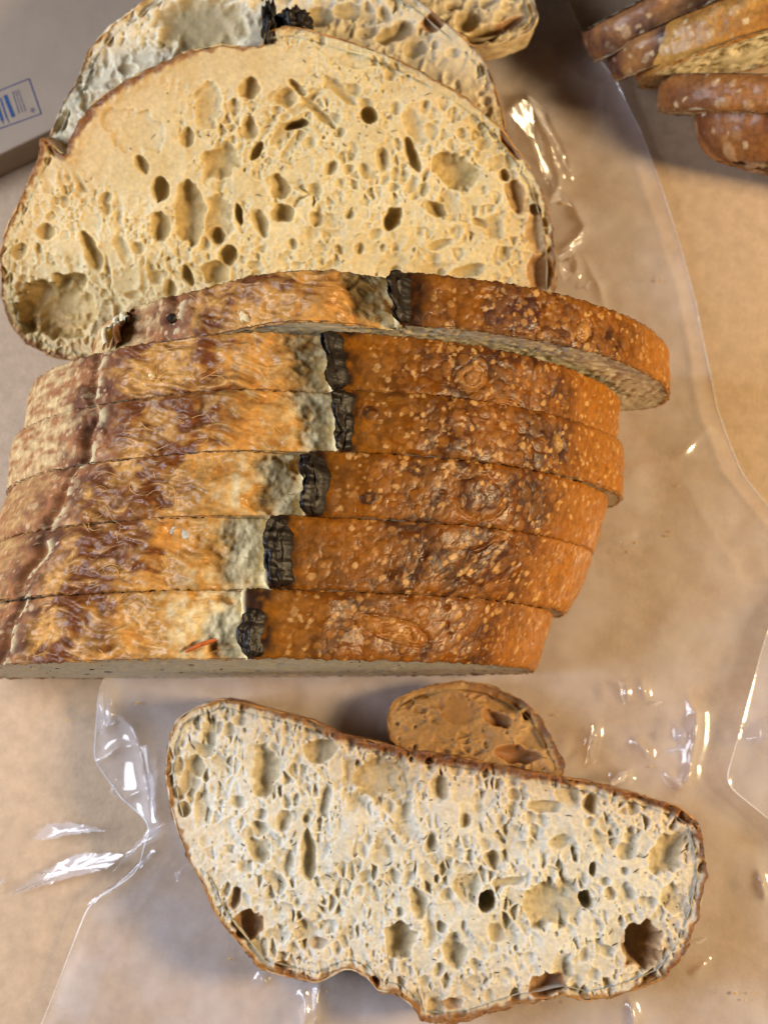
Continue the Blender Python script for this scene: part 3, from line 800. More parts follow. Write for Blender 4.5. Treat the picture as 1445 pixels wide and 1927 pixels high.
def charred_ear(fr, ue, vtop, T, parent, seed, wid, hgt, lean):
    """burnt lip of the score: a ragged ridge running through the slice, curling over to the left"""
    nk, nw = 52, 70
    th = np.linspace(0, 2*math.pi, nk, endpoint=False); w = np.linspace(0.0004, T-0.0004, nw)
    TH, WW = np.meshgrid(th, w); wv = WW[:, :1]
    a = np.sign(np.cos(TH))*np.abs(np.cos(TH))**0.45; b = np.sign(np.sin(TH))*np.abs(np.sin(TH))**0.45
    rag = fbm(wv/0.009, 0*wv, seed, 3)+0.5*fbm(wv/0.006+0*TH, np.cos(TH)*1.5+3, seed+31, 3); rag2 = fbm(wv/0.0026, np.cos(TH)*2.2+np.sin(TH), seed+20, 3)
    endf = np.clip(np.minimum(wv-w[0], w[-1]-wv)/0.0014+0.12*rag2, 0.02, 1)**0.45
    up = np.clip(b, 0, 1)
    half = wid/2*(0.95+0.26*rag+0.08*rag2)*(0.30+0.70*endf)
    top = hgt/2*(1.05+0.80*rag+0.16*rag2)*(0.35+0.65*endf)
    U = ue+wid*0.40+a*half*(1-0.5*up)-lean*up*top*0.9+0.0012*perlin(wv/0.008, 0*wv, seed+5)
    V = vtop+np.where(b > 0, b*top*(1-0.35*np.clip(a, 0, 1)), b*hgt*0.4)
    n = fbm(U/0.0018+np.cos(TH)*0.8, WW/0.0024+np.sin(TH)*0.8, seed+2, 4)*0.00022+(ridged(U/0.0030+np.sin(TH), WW/0.0120, seed+7, 2)-.6)*0.00015
    U = U+a*n; V = V+b*n; Wn = -(WW+fbm(TH*1.5, 0*TH, seed+3, 3)*0.0008*(1-endf))
    P = fr.w(U, V, Wn)
    F = grid_faces(nw, nk, True)
    V_ = np.vstack([P.reshape(-1, 3), P[0].mean(0)[None], P[-1].mean(0)[None]]); m = nw*nk
    caps = [(m, (k+1) % nk, k) for k in range(nk)]+[(m+1, (nw-1)*nk+k, (nw-1)*nk+(k+1) % nk) for k in range(nk)]
    return add_mesh('charred_ear', V_, [tuple(map(int, f)) for f in F]+caps, CHAR, parent)


# six slices of the cut loaf, front to back: y of the cut face, silhouette and score read off as table points
LOAF = [  # y, T, px left, px right, py side, px score, height, yaw, lean, step, pale
    (0.0203, 0.0164, -95, 1006, 1268, 462, 0.0808, 0.4, 0.0, 0.0036, 0.013, 1.0),
    (0.0367, 0.0176, -75, 1062, 1170, 505, 0.0818, 0.2, 0.0, 0.0050, 0.012, 1.0),
    (0.0543, 0.0160, -14, 1114, 1070, 575, 0.0822, 0.0, 0.0, 0.0054, 0.013, .75),
    (0.0703, 0.0154, 20, 1168, 985, 630, 0.0820, -0.2, 0.0, 0.0054, 0.011, .90),
    (0.0857, 0.0150, 48, 1155, 900, 622, 0.0815, -0.8, 0.0, 0.0050, 0.007, .10),
    (0.1022, 0.0136, 178, 1256, 790, 748, 0.0820, -1.0, 0.0, 0.0050, 0.008, 0)]
LLAB = ['front slice of the cut loaf, pale cut face towards the camera, small burnt lip',
        'second slice from the front of the cut loaf, with a wide flat burnt lip',
        'third slice from the front of the cut loaf, burnt lip beside the pale torn strip',
        'fourth slice from the front of the cut loaf, black lip, shiny ribbed left crust',
        'fifth slice from the front of the cut loaf, glossy top, pale at its left end',
        'rearmost slice of the cut loaf, slipped to the right so its cut face shows']
LX = [0.5*(at_z(q[2], q[4], 0.016)[0]+at_z(q[3], q[4], 0.016)[0]) for q in LOAF]+[0]
for k, (y, T, pl, pr, ps, pe, h, yaw, lean, stp, pw, sk) in enumerate(LOAF):
    zs = 0.016
    xl = at_z(pl, ps, zs)[0]; xr = at_z(pr, ps, zs)[0]
    xe = (pe-722.5)/963.5*TV*((CAM_H-h)*CT+(y+T/2)*ST)
    t = thing('bread_slice', LLAB[k], 'bread slice', (0.5*(xl+xr), y, 0), 'slices of the cut loaf')
    T = T+0.0002*(k < 4)
    ya, le = math.radians(yaw), math.radians(lean)
    Ux = np.array([math.cos(ya), math.sin(ya), 0]); Vx = np.array([0, math.sin(le), math.cos(le)])
    fr = Frame((0.5*(xl+xr), y, 0.0), Ux, Vx); fr.skew = sk*(LX[k+1]-LX[k])/T; x0 = 0.5*(xl+xr)
    ue = (xe-x0)/math.cos(ya); fr.su = ue+0.003
    prof = loaf_profile(xl-x0, xr-x0, h, ue, stp)
    wb = 0.0013*fbm(prof[:, 0]/0.035, np.full(len(prof), k*0.35), 77.0, 3)       # no slice is cut or risen quite alike
    prof[:, 1] += wb*sstep(0.02, 0.05, prof[:, 1])
    prof[:, 1] += (0.0035 if k == 5 else 0.0015)*np.exp(-((prof[:, 0]-ue+0.026)/0.016)**2)*sstep(0.03, 0.06, prof[:, 1])-0.0035*(k > 0)*sstep(0.035, 0.085, prof[:, 0]-ue)*sstep(0.02, 0.05, prof[:, 1])
    rs, _, _ = resample(prof, 0.0008); rs = smooth_closed(rs, 2)
    crust_part(fr, prof, T, t, 0.00034, 0.00034, loaf_shade(k, ue, h, y, pw, 3.0+k*1.7), base_disp=lambda Wg, T=T: -0.0005*np.abs(2*Wg/T-1)**6)
    nb = 200; bake = np.full(nb, 0.55); bw = np.full(nb, 0.0008)
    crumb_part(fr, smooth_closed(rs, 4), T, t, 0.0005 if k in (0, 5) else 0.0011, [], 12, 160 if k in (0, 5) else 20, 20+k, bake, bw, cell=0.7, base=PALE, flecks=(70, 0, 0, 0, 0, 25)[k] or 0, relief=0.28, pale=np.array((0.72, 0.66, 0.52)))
    j = np.argmin(np.abs(prof[:, 0]-ue-0.003)+(prof[:, 1] < h*0.5)); vtop = prof[j, 1]
    wid = (0.0062, 0.0072, 0.0064, 0.0058, 0.0046, 0.0044)[k]
    charred_ear(fr, ue, vtop-0.0002, T*(0.72 if k == 0 else 0.97), t, 5.5+k*3.1, wid, (0.0052, 0.0072, 0.0080, 0.0088, 0.0092, 0.0098)[k], (0.5, 0.35, 0.4, 0.5, 0.6, 0.6)[k])
    # fibres pulled from the torn bloom
    r = np.random.default_rng(50+k); paths, rad = [], []
    for _ in range(28):
        du = r.uniform(0.0, 0.055)**1.0; u0 = ue-du; w0 = r.uniform(0.0005, T-0.0005)
        jj = np.argmin(np.abs(prof[:, 0]-u0)+(prof[:, 1] < h*0.5)); v0 = prof[jj, 1]
        L = r.uniform(0.0010, 0.0038); a = r.normal()*0.5-0.25; tt = np.linspace(-1, 1, 7); cv = r.normal()*0.35
        lift = r.uniform(0.0002, 0.0008)
        uu = u0+tt*L*math.cos(a)-cv*L*tt*tt*math.sin(a)+r.normal(size=7)*0.00008; ww = w0+tt*L*math.sin(a)+cv*L*tt*tt*math.cos(a)
        vv = np.array([prof[np.argmin(np.abs(prof[:, 0]-q)+(prof[:, 1] < h*0.5)), 1] for q in uu])
        paths.append(fr.w(uu, vv+lift*(1-0.5*tt**2)-0.0001, -np.clip(ww, -0.0006, T))); rad.append(np.array([.5, .8, 1, 1, 1, .8, .4])*r.uniform(0.00004, 0.00009))
    tubes('crust_fibre', paths, rad, FIBRE, t)
    if k == 0:
        p0 = at_z(np.array([350, 380, 408]), np.array([1226, 1213, 1204]), 0.0800); p0[:, 2] += np.array([0.0004, 0.0009, 0.0006])
        o = tubes('orange_shred', [p0], [np.array([.0004, .0006, .0004])], SHRED, t, 6); del o['kind']
    if k == 5:
        # upright torn flake and a pale shred at the left end
        for (nm, pts_, hh_, mat_, cc_) in (('crust_flake', [(212, 650), (216, 622), (226, 598), (236, 590)], 0.0075, CRUST, (0.22, 0.09, 0.03)), ('crumb_shred', [(186, 648), (196, 622), (212, 600), (232, 612)], 0.0055, CRUMB, (0.66, 0.58, 0.40))):
            b_ = at_z([q_[0] for q_ in pts_], [q_[1] for q_ in pts_], 0.052); b_, _, _ = resample(b_, 0.0006, False); nb_ = len(b_)
            rows_ = []
            for tt_ in np.linspace(0, 1, 8):
                r_ = b_.copy(); r_[:, 2] += -0.006+(hh_+0.006)*tt_*(0.75+0.6*fbm(np.arange(nb_)/3.0, np.zeros(nb_), 1.7, 3)); r_[:, 0] += 0.0018*tt_*tt_+0.0005*perlin(np.arange(nb_)/2.0, np.full(nb_, tt_*2), 4.0)
                rows_.append(r_)
            rows_ = rows_+[r_+np.array([0.0012, 0.0006, 0.0]) for r_ in rows_[::-1]]
            A_ = np.array(rows_); add_mesh(nm, A_.reshape(-1, 3), grid_faces(16, nb_), mat_, t, np.tile(cc_, (16*nb_, 1)), {'rough': np.full(16*nb_, 0.4), 'coat': np.full(16*nb_, 0.1)})
        p0 = at_z(np.array([318, 325, 332]), np.array([604, 599, 596]), 0.074)
        o = tubes('burnt_crumb', [p0], [np.array([.0011, .0014, .0010])], CHAR, t, 8); del o['kind']

# ---- slice lying in front of the loaf
def ctl(n, pts):
    """piecewise-linear value round the outline from (fraction, value)"""
    x = [p[0] for p in pts]; return np.interp(np.linspace(0, 1, n, endpoint=False), x, [p[1] for p in pts], period=1)


def lying_slice(name, label, fr, outline, T, holes, shade, step, n_mid, n_small, seed, bake_px, base, orient, flecks, group, rag=0.0006, relief=1.0, cell=1.0, ds=0.0006, tanw=0.0032, pale=None, ridges=(), smooth_at=(), oflat=True):
    P = fr.from_px([p[0] for p in outline], [p[1] for p in outline])
    area = 0.5*np.sum(P[:, 0]*np.roll(P[:, 1], -1)-np.roll(P[:, 0], -1)*P[:, 1])
    vals = np.array([(p[2] if len(p) > 2 else 0.5, p[3] if len(p) > 3 else 0.8) for p in outline], float)
    A = np.hstack([P, vals])
    if area < 0: A = A[::-1]
    R, _, _ = resample(A, 0.001); R = np.hstack([smooth_closed(R[:, :2], 2), R[:, 2:]])
    c = fr.w(*R[:, :2].mean(0), -T)
    t = thing(name, label, 'bread slice', tuple(c), group)
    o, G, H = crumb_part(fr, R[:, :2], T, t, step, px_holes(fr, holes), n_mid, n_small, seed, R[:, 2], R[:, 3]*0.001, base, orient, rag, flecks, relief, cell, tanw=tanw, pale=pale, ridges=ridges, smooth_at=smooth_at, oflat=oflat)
    arc = np.r_[0, np.cumsum(np.linalg.norm(np.diff(R[:, :2], axis=0), axis=1))]

    def shade2(Sg, U, V, Wg, tot):
        D, C, Q, K_ = shade(Sg, U, V, Wg, tot)
        bk = np.interp(Sg, arc, R[:, 2])+0.25*fbm(Sg/0.004, Wg/0.004, seed+0.5, 3)
        return D, mixc(base, C, sstep(0.1, 0.7, bk)), Q, K_
    crust_part(fr, R[:, :2], T, t, ds, ds, shade2, lip=lambda q: 0.0003+0.0005*np.clip(fbm(q/0.005, 0*q, seed+.9, 3), -0.4, 1))
    return t, fr, G, H


F_OUT = [(420, 1313, .45, .8), (470, 1325, .9, 2.4), (530, 1340, 1, 3.6), (590, 1355, 1, 3.6), (640, 1380, 1, 3.4), (700, 1395, .95, 2.4), (760, 1408, .85, 1.6), (830, 1420, .95, 2.4), (900, 1432, .95, 2.4), (1000, 1452, 1, 2.2), (1100, 1470, .95, 2.0), (1200, 1495, .8, 1.0), (1280, 1520, .9, 1.8), (1310, 1545, .8, 1.6), (1325, 1600, .55, 1.0), (1330, 1650, .45, .8), (1315, 1720, .5, .9), (1290, 1790, .6, 1.2), (1250, 1840, .8, 2.2), (1200, 1862, .8, 2.4), (1140, 1880, .75, 2.0), (1100, 1885, .7, 1.6), (1060, 1875, .7, 1.6), (1020, 1885, .6, 1.4), (980, 1890, .5, 1.0), (930, 1905, .6, 1.2), (880, 1922, .7, 1.8), (830, 1927, .7, 1.8), (790, 1920, .6, 1.6), (772, 1890, .4, .8), (740, 1868, .3, .6), (710, 1865, .3, .6), (690, 1840, .4, 1.0), (655, 1820, .4, 1.0), (625, 1838, .4, 1), (600, 1850, .5, 1.2), (540, 1838, .5, 1.4), (490, 1825, .5, 1.2), (460, 1790, .55, 1.2), (430, 1755, .6, 1.4), (400, 1710, .55, 1.6), (385, 1670, .55, 1.6), (360, 1630, .5, 1.2), (335, 1570, .35, .8), (318, 1510, .3, .7), (310, 1450, .28, .7), (318, 1390, .28, .7), (330, 1355, .28, .7), (370, 1330, .35, .7)]
F_H = [(366, 1442, 20, 24), (385, 1413, 24, 15), (498, 1450, 25, 58), (450, 1356, 14, 12), (452, 1399, 7, 8), (563, 1384, 9, 8), (603, 1412, 30, 22, 10), (710, 1464, 46, 44, 0, 5.0), (828, 1482, 18, 24), (760, 1530, 14, 26, -25), (447, 1508, 16, 12), (490, 1532, 14, 12), (489, 1560, 18, 16), (533, 1545, 16, 22), (576, 1541, 9, 12, 0, 3), (610, 1510, 13, 38, -12), (580, 1612, 17, 52, 3, 4.0), (483, 1597, 18, 32, 40), (542, 1624, 14, 24), (525, 1665, 14, 20), (688, 1652, 14, 14), (468, 1742, 28, 28, 0, 7, .75), (443, 1690, 12, 24, -15, 4, .4), (345, 1522, 14, 14), (752, 1772, 30, 34), (855, 1798, 22, 28, 30), (788, 1700, 17, 30, 20), (752, 1718, 10, 12), (868, 1652, 14, 10), (838, 1639, 14, 12), (812, 1588, 15, 21), (872, 1746, 8, 15), (830, 1746, 12, 12, 0, 3), (670, 1596, 7, 20, -8), (692, 1579, 9, 14), (825, 1828, 12, 14), (720, 1604, 20, 44, 0, 2), (640, 1455, 28, 40, 0, 1.4),
       (927, 1616, 17, 20, 20, 4.5), (916, 1698, 17, 22, -15, 11), (1112, 1513, 15, 20, 0, 4.5), (1027, 1518, 36, 14, 0, 3), (1030, 1706, 50, 46, 10, 5.0), (1102, 1693, 13, 20, 30, 8), (1208, 1778, 36, 46, -15, 11, .5), (1257, 1606, 30, 48, -35, 4.5), (1056, 1585, 24, 14, 10), (968, 1564, 13, 10), (1030, 1855, 36, 22, 15, 6, .9), (1174, 1640, 10, 8), (1117, 1637, 8, 14, 0, 4), (1143, 1791, 16, 13), (1138, 1660, 12, 10), (875, 1544, 15, 12, 30, 3), (1293, 1538, 18, 20, 0, 4, .7), (1020, 1449, 34, 9, -8, 4, 1.0), (808, 1432, 12, 9, 0, 4, .9), (937, 1755, 22, 22, 0, 3), (1282, 1693, 14, 12), (770, 1480, 14, 60, -20, 2.0), (900, 1520, 30, 50, -40, 1.5), (960, 1660, 34, 9, 12, 3), (1180, 1600, 22, 16, 20, 3), (1225, 1700, 14, 12), (560, 1700, 10, 12), (640, 1720, 9, 10), (600, 1775, 18, 12, 0, 3, .3), (530, 1820, 16, 10, 0, 3, .7), (700, 1850, 16, 12, 0, 4, .7), (850, 1890, 20, 12, 0, 3, .6)]
frF = Frame(np.array([0.01, -0.04, 0.0195]), (1, 0.0, 0.004), (0, 1, 0.035))
lying_slice('bread_slice', 'pale open-crumbed slice lying flat in front of the loaf', frF, F_OUT, 0.0155, F_H,
            plain_shade(2.5, (0.42, 0.20, 0.06), (0.17, 0.055, 0.016)), 0.00026, 1300, 8000, 31, None, np.array((0.60, 0.57, 0.475)),
            lambda x, y: math.pi/2+0.2+x*2.0, 170, None, rag=0.0008, relief=1.1, pale=np.array((0.66, 0.64, 0.565)))

# ---- big slice leaning back behind the loaf, and the two behind that
a1 = math.radians(26)
frB1 = Frame((0, 0.116, 0.0140), (1, 0, 0), (0, math.cos(a1), math.sin(a1)))
B1_OUT = [(0, 480, .55, .8), (8, 440, .5, .7), (30, 390, .5, .7), (55, 335, .55, .8), (72, 300, .8, 1.6), (75, 256, 1, 2.5), (90, 264, .9, 2), (108, 284, .4, .6), (120, 290, .05, .3), (132, 262, .05, .3), (150, 228, .2, .4), (175, 195, .6, .7), (230, 155, .55, .7), (300, 120, .35, .6), (360, 95, .3, .5), (420, 82, .05, .3), (470, 88, .05, .3), (494, 86, .6, 1), (498, 60, .9, 2), (540, 48, 1, 2), (585, 56, 1, 1.8), (640, 74, .9, 1.0), (700, 92, .9, 1.0), (740, 108, .9, 1.0), (800, 138, .9, 1.2), (860, 172, .95, 1.4), (905, 206, .95, 1.4), (945, 244, .95, 1.4), (985, 296, .95, 1.6), (1018, 352, .9, 1.3), (1038, 420, .85, 1.1), (1047, 500, .8, 1.1), (1044, 570, .8, 1.1), (1020, 640, .8, 1.1), (940, 690, .8, 1.2), (700, 715, .8, 1.2), (400, 715, .8, 1.2), (170, 686, .95, 2.2), (100, 672, .95, 2.2), (50, 648, .9, 1.8), (16, 608, .8, 1.2), (4, 560, .65, .9)]
B1_H = [(86, 436, 19, 15), (172, 472, 15, 42, 22, 4), (358, 402, 29, 62, 0, 5), (410, 412, 26, 50, -5, 3.2), (408, 443, 17, 15, 0, 6), (429, 482, 16, 21, -15, 6), (415, 304, 40, 32, 25, 3.8), (470, 243, 17, 23), (557, 234, 26, 9, 10, 8), (482, 285, 9, 20, -35, 5), (449, 404, 9, 22, 12, 5), (526, 354, 20, 23), (532, 402, 22, 18, 0, 5), (490, 420, 15, 28, 20), (595, 412, 16, 15, -30), (302, 357, 17, 25, 0, 5), (268, 308, 13, 21, 25), (302, 428, 21, 30), (352, 258, 15, 17), (392, 200, 24, 46, -15, 2.2), (442, 202, 12, 17), (519, 207, 10, 10), (540, 184, 22, 18), (470, 166, 22, 20), (551, 460, 10, 13, 25), (405, 512, 28, 24, 0, 5), (353, 520, 10, 22, 25, 5), (108, 578, 80, 60, 8, 8.5), (775, 290, 12, 38, 22, 5), (780, 240, 20, 40, 22, 2.5), (856, 322, 48, 30, -28, 5.5), (694, 216, 15, 17, 20, 6), (738, 412, 18, 26, -25, 7), (822, 394, 22, 14, -25, 5), (970, 370, 18, 36, 22, 4, .45), (1008, 395, 11, 12, 0, 4, .8), (1008, 440, 18, 44, 8, 2.6, .45), (1018, 515, 25, 34, 0, 3.5, .85), (962, 272, 14, 34, 38, 3, .9), (950, 328, 12, 11, 0, 4, .3), (880, 510, 34, 12, 10, 3), (658, 318, 11, 11), (623, 316, 13, 15), (658, 404, 10, 10), (677, 468, 11, 12), (721, 467, 9, 9), (640, 170, 40, 12, -40, 2.5), (600, 212, 46, 10, -42, 3), (560, 165, 22, 10, -35, 3), (720, 300, 14, 24), (640, 470, 10, 10), (700, 330, 10, 10), (760, 330, 12, 14), (200, 390, 10, 14), (230, 470, 14, 30, 20, 2), (320, 545, 14, 18), (250, 555, 18, 10), (480, 500, 16, 9), (560, 500, 12, 8), (620, 500, 9, 9), (830, 460, 26, 10, 15, 2.5), (905, 420, 20, 9, -25, 3), (870, 250, 12, 10), (820, 230, 10, 8), (900, 290, 9, 9), (640, 250, 12, 9), (740, 500, 14, 8), (260, 250, 50, 40, 0, 1.3), (40, 470, 12, 14), (220, 230, 30, 26, 0, 1)]
tB1, _, _, _ = lying_slice('bread_slice', 'large golden slice leaning back right behind the loaf', frB1, B1_OUT, 0.0140, B1_H,
            plain_shade(6.5, (0.50, 0.26, 0.07), (0.20, 0.07, 0.02), dkb=0.4), 0.00026, 900, 6000, 41, None, np.array((0.60, 0.48, 0.25)),  # yellower than the front slice's same bread: warm light painted into the crumb
            lambda x, y: np.arctan2(y-0.047, x+0.021)+math.pi/2, 130, 'slices behind the loaf', relief=0.85, oflat=False, tanw=0.011, pale=np.array((0.68, 0.58, 0.35)),  # wide tan: baked browning, plus amber edge glow painted in
            ridges=[([(610, 268), (545, 262), (485, 292), (430, 332), (388, 362), (372, 430), (345, 492), (350, 540)], 0.0016, 0.0009), ([(565, 112), (640, 150), (690, 212), (765, 300), (800, 330)], 0.0010, 0.0010), ([(1002, 395), (992, 470), (962, 535)], 0.0012, 0.0008),
                    ([(330, 470), (325, 400), (345, 335), (400, 268), (450, 250)], 0.0009, 0.0007), ([(440, 330), (442, 400), (455, 470), (500, 520)], 0.0009, 0.0008), ([(805, 270), (812, 330), (880, 370)], 0.0010, 0.0008), ([(185, 640), (190, 570), (150, 520), (90, 505)], 0.0012, 0.0010)],
            smooth_at=[(235, 250, 120, 120), (420, 120, 160, 40), (200, 180, 90, 60)])


def burnt_tip(fr, px, py, rx, ry, parent, seed, n=0.003):
    th = np.linspace(0, 2*math.pi, 28, endpoint=False); ph = np.linspace(0.05, math.pi-0.05, 18); TH, PH = np.meshgrid(th, ph)
    c = fr.from_px(px, py); nn = 1+0.55*fbm(np.cos(TH)*np.sin(PH)*2.2, np.sin(TH)*np.sin(PH)*2.2, np.cos(PH)*2.2+seed, 4)
    P = fr.w(c[0]+rx*np.cos(TH)*np.sin(PH)*nn, c[1]+ry*np.cos(PH)*nn, -0.006+0.007*np.sin(TH)*np.sin(PH)*nn)
    return add_mesh('charred_ear', P.reshape(-1, 3), grid_faces(18, 28, True), CHAR, parent)


burnt_tip(frB1, 506, 50, 0.0022, 0.0070, tB1, 1.0); burnt_tip(frB1, 552, 38, 0.0046, 0.0036, tB1, 4.0)
a2 = math.radians(19)
frB2 = Frame((0, 0.2, 0.0375), (1, 0, 0), (0, math.cos(a2), math.sin(a2)))
B2_OUT = [(70, 330, .5, .8), (95, 250, .5, .6), (118, 195, .3, .5), (146, 150, .5, .7), (150, 138, .2, .4), (164, 100, .5, .6), (190, 65, .5, .6), (215, 42, .1, .3), (240, 25, .1, .3), (268, 3, .6, .6), (330, -35, .3, .5), (420, -65, .3, .5), (520, -80, .8, 1), (640, -70, .9, 1), (740, -30, .9, 1), (800, 8, .9, 1.2), (872, 70, .9, 1.2), (915, 115, .8, 1), (938, 180, .8, 1), (952, 240, .8, 1), (955, 330, .8, 1), (900, 420, .8, 1), (600, 460, .8, 1), (200, 430, .6, 1)]
B2_H = [(740, 62, 40, 16, 20, 6), (780, 90, 26, 20), (655, 20, 30, 16), (815, 42, 18, 20, -30, 4, .9), (850, 100, 14, 9), (860, 160, 8, 12), (380, 45, 90, 60, 0, 4.0), (330, 40, 16, 46, -15, 3), (205, 75, 10, 16, 0, 2, .4), (200, 110, 8, 24), (120, 230, 10, 16), (690, 60, 20, 12), (600, 30, 30, 20), (240, 130, 20, 10)]
lying_slice('bread_slice', 'pale slice mostly covered by the large golden slice, its edge over the box', frB2, B2_OUT, 0.0135, B2_H,
            plain_shade(8.1, (0.50, 0.25, 0.08), (0.22, 0.08, 0.025), dkb=0.35), 0.0004, 260, 1500, 51, None, PALE,
            lambda x, y: 1.2+x*4, 60, 'slices behind the loaf', relief=1.0)
a3 = math.radians(8)
frB3 = Frame((0.03, 0.235, 0.026), (1, 0.0, 0), (0, math.cos(a3), math.sin(a3)))
B3_OUT = [(560, 150, .4, .6), (600, -60, .4, .6), (700, -110, .4, .6), (850, -110, .4, .6), (960, -70, .5, .8), (1002, -10, .3, .8), (1013, 30, .3, .9), (1000, 58, .3, .9), (960, 76, .3, .8), (920, 85, .35, .9), (885, 86, .6, .9), (860, 70, .5, .9), (820, 120, .4, .6), (700, 200, .4, .6)]
B3_H = [(915, 60, 40, 14, 15, 7, .2), (880, 38, 24, 20, 0, 5), (960, 40, 30, 9, 25, 5, .9), (850, 10, 12, 7, 0, 4, .3), (985, 45, 14, 10)]
lying_slice('bread_slice', 'rearmost slice with a folded pale flap, cut off by the top of the picture', frB3, B3_OUT, 0.013, B3_H,
            plain_shade(9.4, (0.62, 0.46, 0.26), (0.45, 0.25, 0.09)), 0.0005, 60, 400, 61, None, np.array((0.66, 0.55, 0.34)),
            lambda x, y: 0.3, 40, 'slices behind the loaf', relief=1.2)

# ---- toasted heel lying between the loaf and the front slice
frH = Frame((0.03, 0.008, 0.0120), (1, -0.10, 0.02), (0.05, 1, -0.25))
H_OUT = [(728, 1352, .5, 1), (738, 1318, .5, 1), (785, 1296, .5, 1), (830, 1284, .7, 1.2), (870, 1280, .9, 1.4), (920, 1288, .9, 1.4), (970, 1310, .8, 1.2), (1010, 1340, .8, 1.2), (1032, 1378, .6, 1), (1050, 1415, .4, .8), (1066, 1448, .4, .8), (1040, 1480, .4, .8), (900, 1475, .4, .8), (770, 1430, .4, .8), (735, 1392, .4, .8)]
lying_slice('bread_heel', 'small toasted end piece between the loaf and the front slice', frH, H_OUT, 0.0140,
            [(935, 1350, 30, 16, -25, 4, .7), (975, 1418, 42, 16, -4, 5, .9), (990, 1345, 10, 9, 0, 3, 1), (860, 1330, 40, 28, 0, 1.2, .35), (910, 1300, 30, 14, 0, 1.5, .8)],
            plain_shade(3.3, (0.48, 0.24, 0.07), (0.22, 0.09, 0.03)), 0.0004, 40, 700, 71, None, np.array((0.31, 0.165, 0.05)), lambda x, y: 0.2, 20, None, relief=0.8, tanw=0.008, pale=np.array((0.36, 0.22, 0.10)))

# ---- second sliced loaf at the top right corner
US = [  # px, py of the near left tip, yaw, length, height, T, forward lean
    (1124, 118, 30, 0.12, 0.050, 0.0105, 24, 'dark blistered slice at the left end of the far right loaf', (0.32, 0.15, 0.055), (0.070, 0.030, 0.027), .5),
    (1166, 154, 26, 0.12, 0.052, 0.0105, 24, 'purple-brown slice second from the left of the far right loaf', (0.36, 0.17, 0.055), (0.075, 0.030, 0.027), .5),
    (1206, 156, 14, 0.12, 0.058, 0.0125, 15, 'orange-brown blistered slice of the far right loaf, above the dark gap', (0.50, 0.26, 0.06), (0.30, 0.12, 0.026), .45),
    (1238, 212, -3, 0.12, 0.050, 0.0110, 26, 'brown slice below the dark gap of the far right loaf', (0.33, 0.14, 0.04), (0.16, 0.055, 0.02), .5),
    (1288, 292, -12, 0.11, 0.042, 0.0200, 8, 'nearest slice of the far right loaf with a white floury edge', (0.34, 0.135, 0.035), (0.14, 0.046, 0.016), .45)]
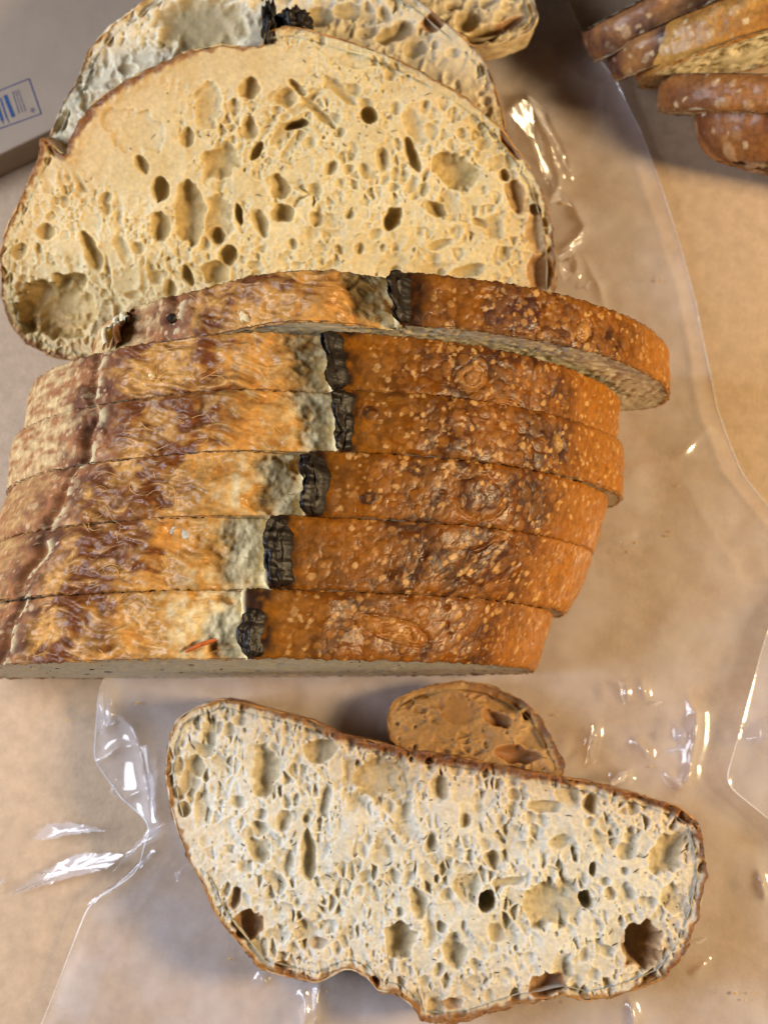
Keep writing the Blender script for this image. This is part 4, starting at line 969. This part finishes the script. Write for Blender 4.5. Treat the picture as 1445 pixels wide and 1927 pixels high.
for k, (px, py, yaw, L, h, T, lean, lab, cl, cdk, dk) in enumerate(US):
    ya, le = math.radians(yaw), math.radians(lean)
    Ux = np.array([math.cos(ya), math.sin(ya), 0]); Nh = np.array([math.sin(ya), -math.cos(ya), 0])
    Vx = math.cos(le)*np.array([0, 0, 1.0])+math.sin(le)*Nh
    zt = 0.38*h*math.cos(le)
    f0 = at_z(px, py, zt)-0.38*h*Vx+0.004*Ux; f0[2] = max(f0[2], 0.0)
    fr = Frame(f0, Ux, Vx)
    t = thing('bread_slice', lab, 'bread slice', tuple(f0), 'slices of the far loaf')
    prof = loaf_profile(-0.004, L, h, -1.0, 0, e=2.1, vmf=0.40)
    dome = (lambda Wg, T=T: -0.013*(1-np.sqrt(np.clip(1-((T-Wg)/T)**2, 0, 1)))) if k == 4 else (lambda Wg, T=T: -0.0020*np.abs(2*Wg/T-1)**3.5)
    sh_ = plain_shade(13.0+k*2.3, cl, cdk, (0.3, 0.5), 170, 0.0006, (0.72, 0.54, 0.30), (0.0006, 0.0024), dk)

    def flour(Sg, U_, V_, Wg, tot, sh_=sh_, T=T, k=k, h=h):
        D, C, Q, K_ = sh_(Sg, U_, V_, Wg, tot)
        if k == 4:
            m = sstep(-0.1, 0.25, fbm(Sg/0.006, Wg/0.003, 3.3, 3)+1.6*sstep(0.45, 0.85, Wg/T)-0.95)*(V_ > h*0.4)*sstep(0.045, 0.02, U_)
            C = mixc(C, np.array((0.74, 0.72, 0.67)), m); Q = Q*(1-m)+0.8*m
        return D, C, Q, K_
    crust_part(fr, prof, T, t, 0.0006, 0.0005, flour, base_disp=dome)
    rs, _, _ = resample(prof, 0.001); rs = smooth_closed(rs, 4)
    if k == 4: rs = inset(rs, 0.0120)
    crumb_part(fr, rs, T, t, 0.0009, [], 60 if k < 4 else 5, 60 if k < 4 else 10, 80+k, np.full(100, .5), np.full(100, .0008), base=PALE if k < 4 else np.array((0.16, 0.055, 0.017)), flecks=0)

# ---- loose crumbs on the film and the table
cr = np.random.default_rng(5); V, F = [], []
for (cx, cy, n, sp) in ((640, 1850, 14, 160), (480, 1300, 12, 220), (1100, 1400, 8, 150), (1150, 1000, 8, 120), (250, 1500, 8, 200), (1200, 1880, 8, 120), (1250, 420, 8, 150)):
    for _ in range(n):
        p = at_z(cx+cr.normal()*sp, cy+cr.normal()*sp*0.4, 0.003); r_ = 0.0003*math.exp(cr.normal()*0.45)
        th = np.linspace(0, 2*math.pi, 8, endpoint=False); b = len(V)
        for ph in (0.5, 1.3, 2.1, 2.8):
            for t_ in th: V.append(p+r_*(1+0.35*cr.normal())*np.array([math.sin(ph)*math.cos(t_)*1.2, math.sin(ph)*math.sin(t_), math.cos(ph)*0.8]))
        F += [tuple(int(q)+b for q in f) for f in grid_faces(4, 8, True)]+[tuple(b+i for i in range(8))]
o = add_mesh('loose_crumbs', np.array(V), F, CRUMB, None, np.tile((0.52, 0.33, 0.13), (len(V), 1)), smooth=False)
o['kind'] = 'stuff'; o['label'] = 'tiny loose bread crumbs scattered on the plastic and the table'; o['category'] = 'crumbs'

print('TRIS', sum(len(o.data.loops)-2*len(o.data.polygons) for o in S.objects if o.type == 'MESH'))
